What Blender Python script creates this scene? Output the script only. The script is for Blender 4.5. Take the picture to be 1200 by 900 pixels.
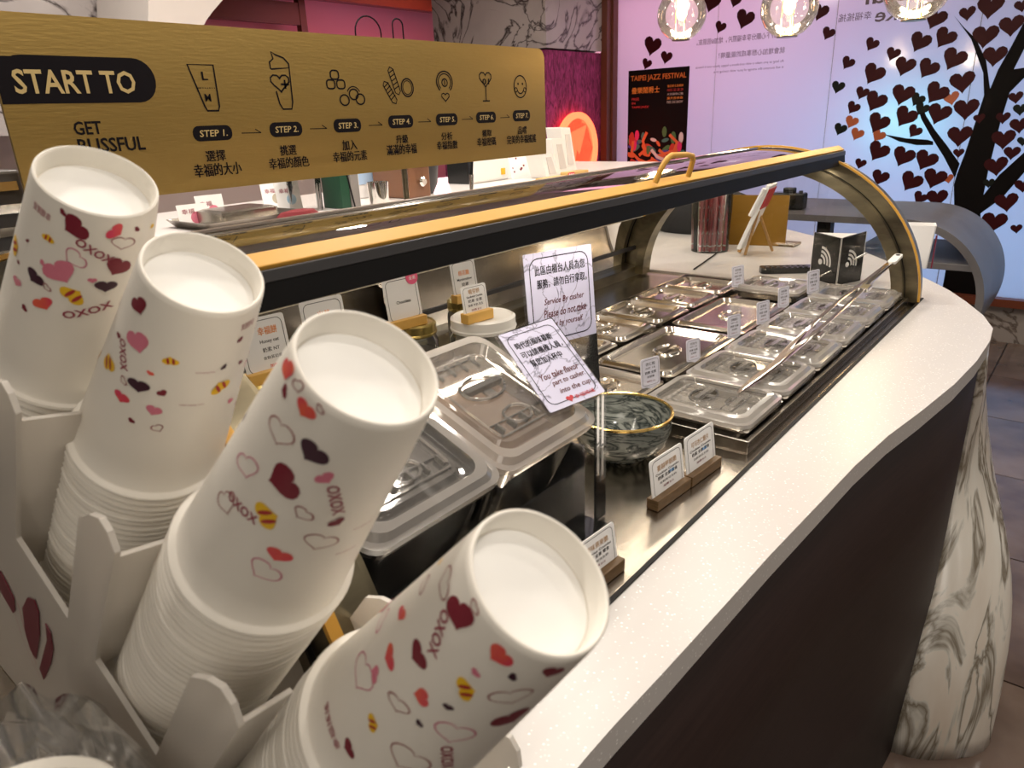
import bpy, bmesh, math, random
from mathutils import Matrix, Vector as V
for o in list(bpy.data.objects): bpy.data.objects.remove(o)
S = bpy.context.scene; COL = S.collection; PI = math.pi; R = math.radians
rnd = random.Random(7)
# ---------------- camera, world, lights, exposure ----------------
CAM = V((0, 0, 1.34)); FPX = 837.0
RX = V((0.62891117, -0.77646308, -0.03969654)); RY = V((0.29539931, 0.19141137, 0.93600263)); RZ = V((-0.71917312, -0.60038885, 0.34974741))
cd = bpy.data.cameras.new('camera'); cam = bpy.data.objects.new('camera', cd); COL.objects.link(cam)
cam.matrix_world = Matrix(((RX.x, RY.x, RZ.x, CAM.x), (RX.y, RY.y, RZ.y, CAM.y), (RX.z, RY.z, RZ.z, CAM.z), (0, 0, 0, 1)))
cd.sensor_width = 36; cd.lens = FPX / 1200 * 36; cd.clip_start = .02; cd.clip_end = 60
cd.dof.use_dof = True; cd.dof.focus_distance = 1.35; cd.dof.aperture_fstop = 16
S.camera = cam; S.cycles.transparent_max_bounces = 32
def ray(u, v): return RX * (u - 600) + RY * (450 - v) - RZ * FPX
def onx(u, v, x): r = ray(u, v); return CAM + r * (x / r.x)
def ony(u, v, y): r = ray(u, v); return CAM + r * (y / r.y)
w = bpy.data.worlds.new('world'); S.world = w; w.use_nodes = True
w.node_tree.nodes['Background'].inputs[0].default_value = (1.0, .87, .74, 1)
w.node_tree.nodes['Background'].inputs[1].default_value = .11
S.view_settings.view_transform = 'Standard'; S.view_settings.look = 'None'; S.view_settings.gamma = 1
S.view_settings.exposure = .36
def area(name, loc, size, e, col, rot=(0, 0, 0), sy=None, shape='DISK'):
    l = bpy.data.lights.new(name, 'AREA'); l.energy = e; l.color = col; l.size = size; l.shape = shape
    if sy: l.shape = 'RECTANGLE'; l.size_y = sy
    o = bpy.data.objects.new(name, l); COL.objects.link(o); o.location = loc; o.rotation_euler = rot; return o
WARM = (1, .92, .82)
for i, (x, y) in enumerate(((.1, -.5), (.9, -.1), (1.9, -.1), (.2, .9), (1.2, .75), (2.3, .9), (.6, 1.7), (1.9, 1.9), (3.4, .4), (3.4, 2.0), (1.1, -1.5), (2.2, -1.5), (3.3, -1.3), (.7, 1.26), (1.7, 1.26), (1.0, 2.7), (2.4, 2.8))):
    area('ceiling_and_fill_light', (x, y, 2.38), .16, 8 if i in (13, 14) else 4.2 if i in (1, 2) else 5.0 if i > 1 else 3.8, WARM)  # later entries are unseen lamps added to brighten sign, aisle and store wall
area('behind_camera_fill', (-.9, -.6, 2.2), .9, 5, (1, .9, .78), (R(38), R(-35), 0))  # unseen lamp added behind the camera as fill
area('case_fill_strip', (1.05, .530, 1.196), 1.5, 1.3, (1, .9, .76), (R(12), 0, 0), .012)  # unseen strip added under the rail to brighten the case inside
# unseen lamps stand in for daylight, tinting the frosted film pink to blue
area('window_backlight_pink', (5.9, 2.6, 2.5), 1.8, 26, (1, .40, .56), (0, R(90), 0), 2.4)
area('window_backlight_blue', (5.9, .3, .6), 1.7, 26, (.22, .60, 1), (0, R(90), 0), 2.8)
area('window_backlight_lilac', (6.0, 1.9, 1.1), 1.2, 8, (.62, .62, 1), (0, R(90), 0), 2.0)
area('window_backlight_cyan', (5.08, 1.02, 1.24), .12, .7, (.1, .9, .85), (0, R(90), 0), .34)
area('far_wall_fill', (4.9, 4.9, 2.2), .9, 55, (1, .50, .60), (R(-90), 0, 0), .6)  # unseen pink lamp added to brighten the far wall

# ---------------- helpers ----------------
def tag(o, label=None, cat=None, group=None, kind=None):
    if label: o['label'] = label
    if cat: o['category'] = cat
    if group: o['group'] = group
    if kind: o['kind'] = kind
    return o
def thing(name, loc, label, cat, group=None, rot=(0, 0, 0)):
    o = bpy.data.objects.new(name, None); COL.objects.link(o); o.location = loc; o.rotation_euler = rot
    o.empty_display_size = .02
    return tag(o, label, cat, group)
class MB:
    def __init__(s): s.v = []; s.f = []; s.m = []; s.sm = []
    def add(s, vs, fs, mi=0, smooth=False, M=None):
        b = len(s.v)
        s.v += [tuple(M @ V(p)) if M else tuple(p) for p in vs]
        for f in fs: s.f.append([b + i for i in f]); s.m.append(mi); s.sm.append(smooth)
        return s
    def box(s, c, d, mi=0, M=None):
        x, y, z = c; a, b, e = d[0] / 2, d[1] / 2, d[2] / 2
        vs = [(x + i * a, y + j * b, z + k * e) for i in (-1, 1) for j in (-1, 1) for k in (-1, 1)]
        return s.add(vs, [(0, 1, 3, 2), (4, 6, 7, 5), (0, 4, 5, 1), (2, 3, 7, 6), (0, 2, 6, 4), (1, 5, 7, 3)], mi, False, M)
    def lathe(s, prof, n=32, mi=0, M=None, smooth=True, closed=False):
        vs = []; fs = []
        for r, z in prof:
            for i in range(n): a = 2 * PI * i / n; vs.append((r * math.cos(a), r * math.sin(a), z))
        k = len(prof)
        for j in range(k - 1 if not closed else k):
            j2 = (j + 1) % k
            for i in range(n): i2 = (i + 1) % n; fs.append((j * n + i, j * n + i2, j2 * n + i2, j2 * n + i))
        if not closed:
            if prof[0][0] > 1e-6: fs.append(tuple(range(n))[::-1])
            if prof[-1][0] > 1e-6: fs.append(tuple((k - 1) * n + i for i in range(n)))
        return s.add(vs, fs, mi, smooth, M)
    def cyl(s, p, q, r, n=12, mi=0, r2=None, smooth=True):
        p, q = V(p), V(q); d = q - p; M = Matrix.Translation(p) @ d.to_track_quat('Z', 'Y').to_matrix().to_4x4()
        return s.lathe([(r, 0), (r if r2 is None else r2, d.length)], n, mi, M, smooth)
    def tube(s, pts, r, n=10, mi=0, closed=False):
        pts = [V(p) for p in pts]; N = len(pts); vs = []; fs = []; up = V((0, 0, 1)); pr = None
        for i, p in enumerate(pts):
            if closed: d = pts[(i + 1) % N] - pts[i - 1]
            else: d = pts[min(i + 1, N - 1)] - pts[max(i - 1, 0)]
            d.normalize()
            if pr is None:
                pr = d.orthogonal().normalized() if abs(d.z) > .9 else d.cross(up).normalized()
            pr = (pr - d * pr.dot(d)).normalized(); b = d.cross(pr)
            for k in range(n): a = 2 * PI * k / n; vs.append(p + (pr * math.cos(a) + b * math.sin(a)) * r)
        for i in range(N if closed else N - 1):
            j = (i + 1) % N
            for k in range(n): k2 = (k + 1) % n; fs.append((i * n + k, i * n + k2, j * n + k2, j * n + k))
        if not closed: fs += [tuple(range(n))[::-1], tuple((N - 1) * n + k for k in range(n))]
        return s.add(vs, fs, mi, True)
    def prism(s, poly, h, mi=0, M=None, z0=0, smooth=False):
        """polygon in XY extruded along Z"""
        n = len(poly); vs = [(x, y, z0) for x, y in poly] + [(x, y, z0 + h) for x, y in poly]
        a = sum(poly[i][0] * poly[(i + 1) % n][1] - poly[(i + 1) % n][0] * poly[i][1] for i in range(n))
        o = list(range(n)) if a > 0 else list(range(n))[::-1]
        fs = [tuple(o[::-1]), tuple(i + n for i in o)]
        s.add(vs, fs, mi, False, M)
        s.add(vs, [(o[i], o[(i + 1) % n], o[(i + 1) % n] + n, o[i] + n) for i in range(n)], mi, smooth, M)
        return s
    def rings(s, rr, mi=0, M=None, smooth=True, cap0=False, cap1=True):
        """rr: list of equal-length loops"""
        n = len(rr[0]); vs = [p for r in rr for p in r]; fs = []
        for j in range(len(rr) - 1):
            for i in range(n): i2 = (i + 1) % n; fs.append((j * n + i, j * n + i2, (j + 1) * n + i2, (j + 1) * n + i))
        s.add(vs, fs, mi, smooth, M)
        if cap1: s.add(rr[-1], [tuple(range(n))], mi, False, M)
        if cap0: s.add(rr[0], [tuple(range(n))[::-1]], mi, False, M)
        return s
    def build(s, name, mats, parent=None, bevel=0, loc=None, rot=None, auto=True):
        me = bpy.data.meshes.new(name); me.from_pydata(s.v, [], s.f)
        for m in (mats if isinstance(mats, (list, tuple)) else [mats]): me.materials.append(m)
        me.polygons.foreach_set('material_index', s.m); me.polygons.foreach_set('use_smooth', s.sm); me.update()
        o = bpy.data.objects.new(name, me); COL.objects.link(o)
        if parent: o.parent = parent
        if auto and any(s.sm) and not all_round(me): e = o.modifiers.new('edge_split', 'EDGE_SPLIT'); e.split_angle = R(33)
        if loc is not None: o.location = loc
        if rot is not None: o.rotation_euler = rot
        if bevel:
            b = o.modifiers.new('bevel', 'BEVEL'); b.width = bevel; b.segments = 2; b.limit_method = 'ANGLE'; b.angle_limit = R(40)
        return o
def all_round(me): return len(me.polygons) > 1500
def copy_tree(o, parent=None):
    c = o.copy(); COL.objects.link(c); c.parent = parent
    for ch in o.children: copy_tree(ch, c)
    return c
def rrect(w, d, r, z=0, n=5, cx=0, cy=0):
    r = max(1e-4, min(r, w / 2 - 1e-4, d / 2 - 1e-4)); out = []
    for qx, qy, a0 in ((1, 1, 0), (-1, 1, 90), (-1, -1, 180), (1, -1, 270)):
        for i in range(n + 1):
            a = R(a0 + 90 * i / n); out.append((cx + qx * (w / 2 - r) + r * math.cos(a), cy + qy * (d / 2 - r) + r * math.sin(a), z))
    return out
def frame(o, right, up):
    right = V(right).normalized(); up = V(up); up = (up - right * up.dot(right)).normalized(); nn = right.cross(up)
    return Matrix(((right.x, up.x, nn.x, o[0]), (right.y, up.y, nn.y, o[1]), (right.z, up.z, nn.z, o[2]), (0, 0, 0, 1)))
# ---- text ----
_tc = {}
def text_data(s, bold=0, shear=0):
    k = (s, bold, shear)
    if k not in _tc:
        c = bpy.data.curves.new('text', 'FONT'); c.body = s; c.size = 1; c.resolution_u = 2; c.offset = bold; c.shear = shear
        o = bpy.data.objects.new('text', c); COL.objects.link(o)
        bpy.context.view_layer.update()
        m = bpy.data.meshes.new_from_object(o.evaluated_get(bpy.context.evaluated_depsgraph_get()))
        vs = [(v.co.x, v.co.y) for v in m.vertices]; fs = [tuple(p.vertices) for p in m.polygons]
        bpy.data.objects.remove(o); bpy.data.meshes.remove(m)
        if not vs: vs, fs = [(0, 0), (1, 0), (1, 1)], [(0, 1, 2)]
        x0 = min(v[0] for v in vs); x1 = max(v[0] for v in vs); y0 = min(v[1] for v in vs); y1 = max(v[1] for v in vs)
        _tc[k] = ([(x - x0, y - y0) for x, y in vs], fs, x1 - x0, y1 - y0)
    return _tc[k]
def put_text(mb, s, x, y, w=None, h=None, mi=0, M=None, bold=.012, shear=0, z=.0004, rot=0, mir=False):
    """text with its lower left corner at x,y in the frame M, stretched to w and/or h"""
    cjk = any(ord(c) > 0x2e80 for c in s)
    vs, fs, tw, th = text_data(s, 0 if cjk else bold * .6, shear)
    if w is None: w = tw * h / th
    if h is None: h = th * w / tw
    ca, sa = math.cos(rot), math.sin(rot)
    sh = [(0, 0, 0)]
    if cjk and bold > .005: q = bold * .55 * h; sh = [(-q, 0, 0), (q, 0, .00002), (0, q * .7, .00004)]
    for dx, dy, dz in sh:
        out = []
        for a, b in vs:
            a = a / tw * w + dx; b = b / th * h + dy
            if mir: a = w - a
            out.append((x + a * ca - b * sa, y + a * sa + b * ca, z + dz))
        mb.add(out, [f[::-1] for f in fs] if mir else fs, mi, False, M)
    return w
def stroke(mb, pts, wd, closed=False, mi=0, M=None, z=.0004):
    pts = [V((p[0], p[1])) for p in pts]; N = len(pts); vs = []; fs = []
    for i in range(N):
        if closed: a, b = pts[i - 1], pts[(i + 1) % N]
        else: a, b = pts[max(i - 1, 0)], pts[min(i + 1, N - 1)]
        d = (b - a); d = d.normalized() if d.length > 0 else V((1, 0)); n = V((-d.y, d.x)) * wd / 2
        vs += [(pts[i].x + n.x, pts[i].y + n.y, z), (pts[i].x - n.x, pts[i].y - n.y, z)]
    for i in range(N if closed else N - 1):
        j = (i + 1) % N; fs.append((2 * i + 1, 2 * j + 1, 2 * j, 2 * i))
    mb.add(vs, fs, mi, False, M)
def circ(cx, cy, r, n=20, a0=0, a1=2 * PI, ry=None, full=True):
    ry = ry or r; k = n if full else n + 1
    return [(cx + r * math.cos(a0 + (a1 - a0) * i / n), cy + ry * math.sin(a0 + (a1 - a0) * i / n)) for i in range(k)]
def heart(n=24, soft=0):
    o = []
    for i in range(n):
        t = 2 * PI * i / n
        o.append((.5 * math.sin(t) ** 3, (13 * math.cos(t) - (5 - 2 * soft) * math.cos(2 * t) - 2 * math.cos(3 * t) - math.cos(4 * t)) / 32 + .05))
    return o[::-1]
# ---- materials ----
def nodes(name):
    m = bpy.data.materials.new(name); m.use_nodes = True; nt = m.node_tree; return m, nt, nt.nodes['Principled BSDF']
def mat(name, col, rough=.5, metal=0, spec=.5, bump=None, var=None, emit=None, coat=0, sss=0, trans=0, stretch=(1, 1, 1)):
    """bump=(scale,strength) noise; var=(colour2, scale, contrast)"""
    m, nt, b = nodes(name); N = nt.nodes; L = nt.links
    b.inputs['Base Color'].default_value = (*col, 1); b.inputs['Roughness'].default_value = rough; b.inputs['Metallic'].default_value = metal
    b.inputs['Specular IOR Level'].default_value = spec; b.inputs['Coat Weight'].default_value = coat
    if sss: b.inputs['Subsurface Weight'].default_value = sss; b.inputs['Subsurface Radius'].default_value = (.01, .008, .006)
    if emit: b.inputs['Emission Color'].default_value = (*emit[0], 1); b.inputs['Emission Strength'].default_value = emit[1]
    if bump or var:
        tc = N.new('ShaderNodeTexCoord'); mp = N.new('ShaderNodeMapping'); mp.inputs['Scale'].default_value = stretch
        L.new(tc.outputs['Object'], mp.inputs[0])
    if var:
        n = N.new('ShaderNodeTexNoise'); n.inputs['Scale'].default_value = var[1]; n.inputs['Detail'].default_value = 6; L.new(mp.outputs[0], n.inputs[0])
        r = N.new('ShaderNodeValToRGB'); k = var[2]; r.color_ramp.elements[0].position = .5 - k; r.color_ramp.elements[1].position = .5 + k
        r.color_ramp.elements[0].color = (*col, 1); r.color_ramp.elements[1].color = (*var[0], 1)
        L.new(n.outputs[0], r.inputs[0]); L.new(r.outputs[0], b.inputs['Base Color'])
    if bump:
        n = N.new('ShaderNodeTexNoise'); n.inputs['Scale'].default_value = bump[0]; n.inputs['Detail'].default_value = 5; L.new(mp.outputs[0], n.inputs[0])
        bp = N.new('ShaderNodeBump'); bp.inputs['Strength'].default_value = bump[1]; bp.inputs['Distance'].default_value = .002
        L.new(n.outputs[0], bp.inputs['Height']); L.new(bp.outputs[0], b.inputs['Normal'])
    return m
def thin_glass(name, tint, rough=.02, amt=1.0, haze=0, hazecol=(.9, .9, .88), ior=1.5):
    """thin clear sheet: Fresnel mix of gloss and straight-through light, with optional milky part"""
    m = bpy.data.materials.new(name); m.use_nodes = True; nt = m.node_tree; N = nt.nodes; L = nt.links
    N.remove(N['Principled BSDF']); out = N['Material Output']
    t = N.new('ShaderNodeBsdfTransparent'); t.inputs[0].default_value = (*tint, 1)
    g = N.new('ShaderNodeBsdfGlossy'); g.inputs['Roughness'].default_value = rough; g.inputs[0].default_value = (1, 1, 1, 1)
    fr = N.new('ShaderNodeFresnel'); fr.inputs[0].default_value = ior
    ml = N.new('ShaderNodeMath'); ml.operation = 'MULTIPLY'; ml.inputs[1].default_value = amt; ml.use_clamp = True
    L.new(fr.outputs[0], ml.inputs[0]); mx = N.new('ShaderNodeMixShader'); L.new(ml.outputs[0], mx.inputs[0])
    a = t.outputs[0]
    if haze:
        d = N.new('ShaderNodeBsdfDiffuse'); d.inputs[0].default_value = (*hazecol, 1)
        tl = N.new('ShaderNodeBsdfTranslucent'); tl.inputs[0].default_value = (*hazecol, 1)
        dm = N.new('ShaderNodeMixShader'); dm.inputs[0].default_value = .4; L.new(d.outputs[0], dm.inputs[1]); L.new(tl.outputs[0], dm.inputs[2])
        h = N.new('ShaderNodeMixShader'); h.inputs[0].default_value = haze; L.new(t.outputs[0], h.inputs[1]); L.new(dm.outputs[0], h.inputs[2]); a = h.outputs[0]
    L.new(a, mx.inputs[1]); L.new(g.outputs[0], mx.inputs[2]); L.new(mx.outputs[0], out.inputs[0]); return m
def marble(name, base, vein, scale=3, width=.06, rough=.25, stretch=(1, 1, 1), dist=2.0, second=None, rot=(0, 0, 0), det=8, co='Object'):
    m, nt, b = nodes(name); N = nt.nodes; L = nt.links
    tc = N.new('ShaderNodeTexCoord'); mp = N.new('ShaderNodeMapping'); mp.inputs['Scale'].default_value = stretch; mp.inputs['Rotation'].default_value = rot
    L.new(tc.outputs[co], mp.inputs[0])
    n1 = N.new('ShaderNodeTexNoise'); n1.inputs['Scale'].default_value = scale; n1.inputs['Detail'].default_value = det; n1.inputs['Distortion'].default_value = dist
    L.new(mp.outputs[0], n1.inputs[0])
    s = N.new('ShaderNodeMath'); s.operation = 'SUBTRACT'; s.inputs[1].default_value = .5; L.new(n1.outputs[0], s.inputs[0])
    a = N.new('ShaderNodeMath'); a.operation = 'ABSOLUTE'; L.new(s.outputs[0], a.inputs[0])
    r = N.new('ShaderNodeValToRGB'); e = r.color_ramp.elements; e[0].position = 0; e[0].color = (*vein, 1); e[1].position = width; e[1].color = (*base, 1)
    L.new(a.outputs[0], r.inputs[0])
    n2 = N.new('ShaderNodeTexNoise'); n2.inputs['Scale'].default_value = scale * .6; n2.inputs['Detail'].default_value = 5; L.new(mp.outputs[0], n2.inputs[0])
    r2 = N.new('ShaderNodeValToRGB'); r2.color_ramp.elements[0].position = .35; r2.color_ramp.elements[1].position = .6
    c2 = second or tuple(x * .7 for x in base)
    r2.color_ramp.elements[0].color = (*c2, 1); r2.color_ramp.elements[1].color = (*base, 1); L.new(n2.outputs[0], r2.inputs[0])
    mx = N.new('ShaderNodeMix'); mx.data_type = 'RGBA'; mx.blend_type = 'MULTIPLY'; mx.inputs[0].default_value = 1
    rg = N.new('ShaderNodeMix'); rg.data_type = 'RGBA'; rg.inputs[0].default_value = .5
    L.new(r.outputs[0], rg.inputs[6]); L.new(r2.outputs[0], rg.inputs[7])
    # veins stay crisp: darker of the two
    dk = N.new('ShaderNodeMix'); dk.data_type = 'RGBA'; dk.blend_type = 'DARKEN'; dk.inputs[0].default_value = 1
    L.new(r.outputs[0], dk.inputs[6]); L.new(r2.outputs[0], dk.inputs[7])
    L.new(dk.outputs[2], b.inputs['Base Color']); b.inputs['Roughness'].default_value = rough; return m
brass = mat('brushed_brass', (.60, .405, .135), .38, 1, bump=(160, .15), var=((.44, .29, .09), 4, .3), stretch=(.25, 1, 1.6))
gold = mat('gold_trim', (.62, .33, .055), .45, .0, spec=.3)
brassy = mat('polished_brass', (.78, .56, .2), .2, 1)
bronze = mat('bronze_arch', (.36, .31, .20), .3, .95, var=((.12, .10, .07), 9, .22), stretch=(1, 1, 3))
blk = mat('black_rubber', (.005, .0045, .0045), .5, spec=.2)
blkg = mat('black_gloss', (.012, .012, .012), .18)
greybar = mat('grey_anodised', (.06, .058, .06), .4, .3)
steel = mat('brushed_steel', (.50, .45, .38), .24, 1, bump=(20, .08), var=((.38, .34, .29), 4, .25), stretch=(1, 6, 1))
lidsteel = mat('lid_steel', (.66, .62, .56), .17, 1, bump=(6, .15))
chrome = mat('chrome', (.8, .78, .74), .1, 1)
traysteel = mat('tray_steel', (.35, .32, .28), .25, 1)
papr = mat('cup_paper', (.84, .80, .72), .45)
cupdisc = mat('cup_base_paper', (.93, .92, .89), .5)
white = mat('white_card', (.85, .84, .83), .5)
whitep = mat('white_plastic', (.80, .78, .74), .3)
ink = mat('black_ink', (.008, .006, .008), .6, spec=.1)
brown_ink = mat('dark_red_ink', (.10, .012, .015), .5)
red_ink = mat('red_ink', (.5, .02, .03), .5)
orange_ink = mat('orange_ink', (.8, .25, .03), .5)
gold_ink = mat('tan_ink', (.45, .25, .10), .5)
maroon = mat('maroon_print', (.19, .006, .022), .45)
dkpur = mat('dark_purple_print', (.045, .008, .022), .45)
pinkp = mat('pink_print', (.68, .19, .27), .45)
magp = mat('magenta_print', (.66, .02, .12), .45, var=((.80, .14, .04), 90, .22))
yelp = mat('yellow_print', (.85, .52, .01), .45)
outb = mat('brown_outline_print', (.36, .16, .15), .45)
outp = mat('pink_outline_print', (.62, .22, .30), .45)
txtm = mat('maroon_text_print', (.30, .03, .06), .45)
rack = thin_glass('white_translucent_acrylic', (.95, .93, .9), .12, .7, .90, (.90, .86, .80))
clear = thin_glass('clear_acrylic', (.975, .975, .965), .03, 1.0, .02)
lidclear = thin_glass('clear_lid_plastic', (.95, .94, .92), .06, 1.6, .22, (.80, .77, .74))
lidrim = thin_glass('frosted_lid_rim', (.93, .92, .90), .10, 1.3, .50, (.74, .70, .66))
panbody = thin_glass('pan_plastic', (.90, .87, .83), .08, 1.0, .30, (.62, .52, .46))
caseglass = thin_glass('case_glass', (.80, .80, .77), .015, 1.3, .0)
roofglass = thin_glass('roof_glass', (.52, .50, .47), .03, 1.25, .0)
globeglass = thin_glass('lamp_globe_glass', (.96, .95, .94), .02, .9, .02)
wood = mat('light_wood', (.50, .29, .10), .45, 0, var=((.34, .18, .06), 30, .2), stretch=(1, 1, 6))
walnut = mat('walnut_wood', (.17, .095, .035), .45, 0, var=((.09, .05, .018), 60, .2), stretch=(1, 1, 6))
greyw = mat('grey_wood_boards', (.56, .51, .40), .5, 0, var=((.34, .30, .22), 12, .25), stretch=(6, 6, .6))
redwood = mat('red_brown_wood', (.14, .035, .015), .35)
orangew = mat('orange_wood', (.42, .13, .04), .35, var=((.25, .07, .02), 3, .3))
quartz, nt, b = nodes('speckled_white_stone')
if 1:
    N, L = nt.nodes, nt.links; tc = N.new('ShaderNodeTexCoord'); vo = N.new('ShaderNodeTexVoronoi'); vo.inputs['Scale'].default_value = 190
    n = N.new('ShaderNodeTexNoise'); n.inputs['Scale'].default_value = 60; L.new(tc.outputs['Object'], vo.inputs[0]); L.new(tc.outputs['Object'], n.inputs[0])
    r = N.new('ShaderNodeValToRGB'); e = r.color_ramp.elements; e[0].position = .10; e[0].color = (.92, .90, .87, 1); e[1].position = .26; e[1].color = (.55, .525, .505, 1)
    L.new(vo.outputs[0], r.inputs[0]); r2 = N.new('ShaderNodeValToRGB'); r2.color_ramp.elements[0].position = .46; r2.color_ramp.elements[1].position = .56
    r2.color_ramp.elements[0].color = (.55, .525, .505, 1); r2.color_ramp.elements[1].color = (1, 1, 1, 1); L.new(n.outputs[0], r2.inputs[0])
    mx = N.new('ShaderNodeMix'); mx.data_type = 'RGBA'; mx.blend_type = 'DARKEN'; mx.inputs[0].default_value = .8; L.new(r.outputs[0], mx.inputs[6]); L.new(r2.outputs[0], mx.inputs[7])
    L.new(mx.outputs[2], b.inputs['Base Color']); b.inputs['Roughness'].default_value = .32
darkpan, nt, b = nodes('dark_brown_veneer')
if 1:
    N, L = nt.nodes, nt.links; tc = N.new('ShaderNodeTexCoord'); n = N.new('ShaderNodeTexNoise'); n.inputs['Scale'].default_value = 25; n.inputs['Detail'].default_value = 8
    mp = N.new('ShaderNodeMapping'); mp.inputs['Scale'].default_value = (.3, 1, 6); mp.inputs['Rotation'].default_value = (0, .6, 0); L.new(tc.outputs['Object'], mp.inputs[0]); L.new(mp.outputs[0], n.inputs[0])
    r = N.new('ShaderNodeValToRGB'); r.color_ramp.elements[0].color = (.014, .007, .006, 1); r.color_ramp.elements[1].color = (.034, .018, .015, 1); L.new(n.outputs[0], r.inputs[0])
    L.new(r.outputs[0], b.inputs['Base Color']); b.inputs['Roughness'].default_value = .55; b.inputs['Specular IOR Level'].default_value = .25
clad = marble('streaky_white_marble', (.80, .77, .70), (.20, .165, .12), 1.0, .06, .25, (11, 3.2, 1), 1.4, (.62, .53, .44), det=6, co='UV')
greymar = marble('grey_marble', (.13, .125, .13), (.42, .41, .42), 5, .12, .40, (1, 1, 1), 2.2, (.08, .075, .08))
colmar = marble('white_black_marble', (.52, .47, .46), (.05, .035, .035), 2.3, .042, .2, (1, 1, 1), 2.4, (.34, .29, .29))
cupmar = marble('bowl_marble', (.42, .44, .40), (.03, .04, .04), 11, .14, .12, (1, 1, 3.5), 3.2, (.16, .18, .17))
signmar = marble('sign_marble_print', (.60, .585, .76), (.22, .21, .30), 13, .022, .4, (1, 1, 1), 2.4, (.50, .485, .66))
floorm = marble('brown_marble_floor', (.20, .145, .115), (.40, .33, .28), 5, .05, .12, (1, 1, 1), 2.4, (.085, .055, .045))
lowmar = marble('pale_base_marble', (.42, .38, .35), (.10, .075, .06), 1.6, .035, .3, (1, 1, 1), 2.4)
# frosted film, one pale tone, translucent; pink and blue come from the added lamps
film = bpy.data.materials.new('frosted_film'); film.use_nodes = True
if 1:
    N, L = film.node_tree.nodes, film.node_tree.links; N.remove(N['Principled BSDF'])
    tl = N.new('ShaderNodeBsdfTranslucent'); df = N.new('ShaderNodeBsdfDiffuse'); mx = N.new('ShaderNodeMixShader'); mx.inputs[0].default_value = .25
    gl = N.new('ShaderNodeBsdfGlossy'); gl.inputs['Roughness'].default_value = .1; m2 = N.new('ShaderNodeMixShader'); m2.inputs[0].default_value = .05
    tl.inputs[0].default_value = (.86, .84, .90, 1); df.inputs[0].default_value = (.6, .55, .62, 1)
    L.new(tl.outputs[0], mx.inputs[1]); L.new(df.outputs[0], mx.inputs[2]); L.new(mx.outputs[0], m2.inputs[1]); L.new(gl.outputs[0], m2.inputs[2]); L.new(m2.outputs[0], N['Material Output'].inputs[0])
fuzz, nt, b = nodes('magenta_fur_panel')
if 1:
    N, L = nt.nodes, nt.links; tc = N.new('ShaderNodeTexCoord'); mp = N.new('ShaderNodeMapping'); mp.inputs['Scale'].default_value = (5, 5, 1.6); L.new(tc.outputs['Object'], mp.inputs[0])
    n = N.new('ShaderNodeTexNoise'); n.inputs['Scale'].default_value = 7; n.inputs['Detail'].default_value = 7; n.inputs['Distortion'].default_value = 1.6; L.new(mp.outputs[0], n.inputs[0])
    r = N.new('ShaderNodeValToRGB'); r.color_ramp.elements[0].position = .35; r.color_ramp.elements[1].position = .65; r.color_ramp.elements[0].color = (.16, .010, .06, 1); r.color_ramp.elements[1].color = (.52, .06, .24, 1)
    L.new(n.outputs[0], r.inputs[0]); L.new(r.outputs[0], b.inputs['Base Color']); b.inputs['Roughness'].default_value = .7
    bp = N.new('ShaderNodeBump'); bp.inputs['Strength'].default_value = .9; bp.inputs['Distance'].default_value = .02; L.new(n.outputs[0], bp.inputs['Height']); L.new(bp.outputs[0], b.inputs['Normal'])

# ---------------- setting ----------------
def struct(name, mb, m, parent=None, **k):
    o = mb.build(name, m, parent, **k)
    if not parent: o['kind'] = 'structure'
    return o
XW = 4.86
# floor: big polished stone tiles with thin joints
fl = struct('floor', MB().box((2.5, 1.8, -.03), (9, 9, .04)), mat('floor_grout', (.05, .04, .035), .6))
tm = MB().box((0, 0, 0), (.594, .594, .012)); t0 = None
for i in range(9):
    for j in range(6):
        if t0 is None: t0 = tm.build('tile', floorm, fl); t = t0
        else: t = t0.copy(); COL.objects.link(t)
        t.location = (.3 + i * .6, -1.2 + j * .6, -.005)
struct('ceiling', MB().box((1.6, 1.6, 2.5), (5.6, 5.6, .06)), mat('ceiling_paint', (.80, .74, .68), .6))
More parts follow.
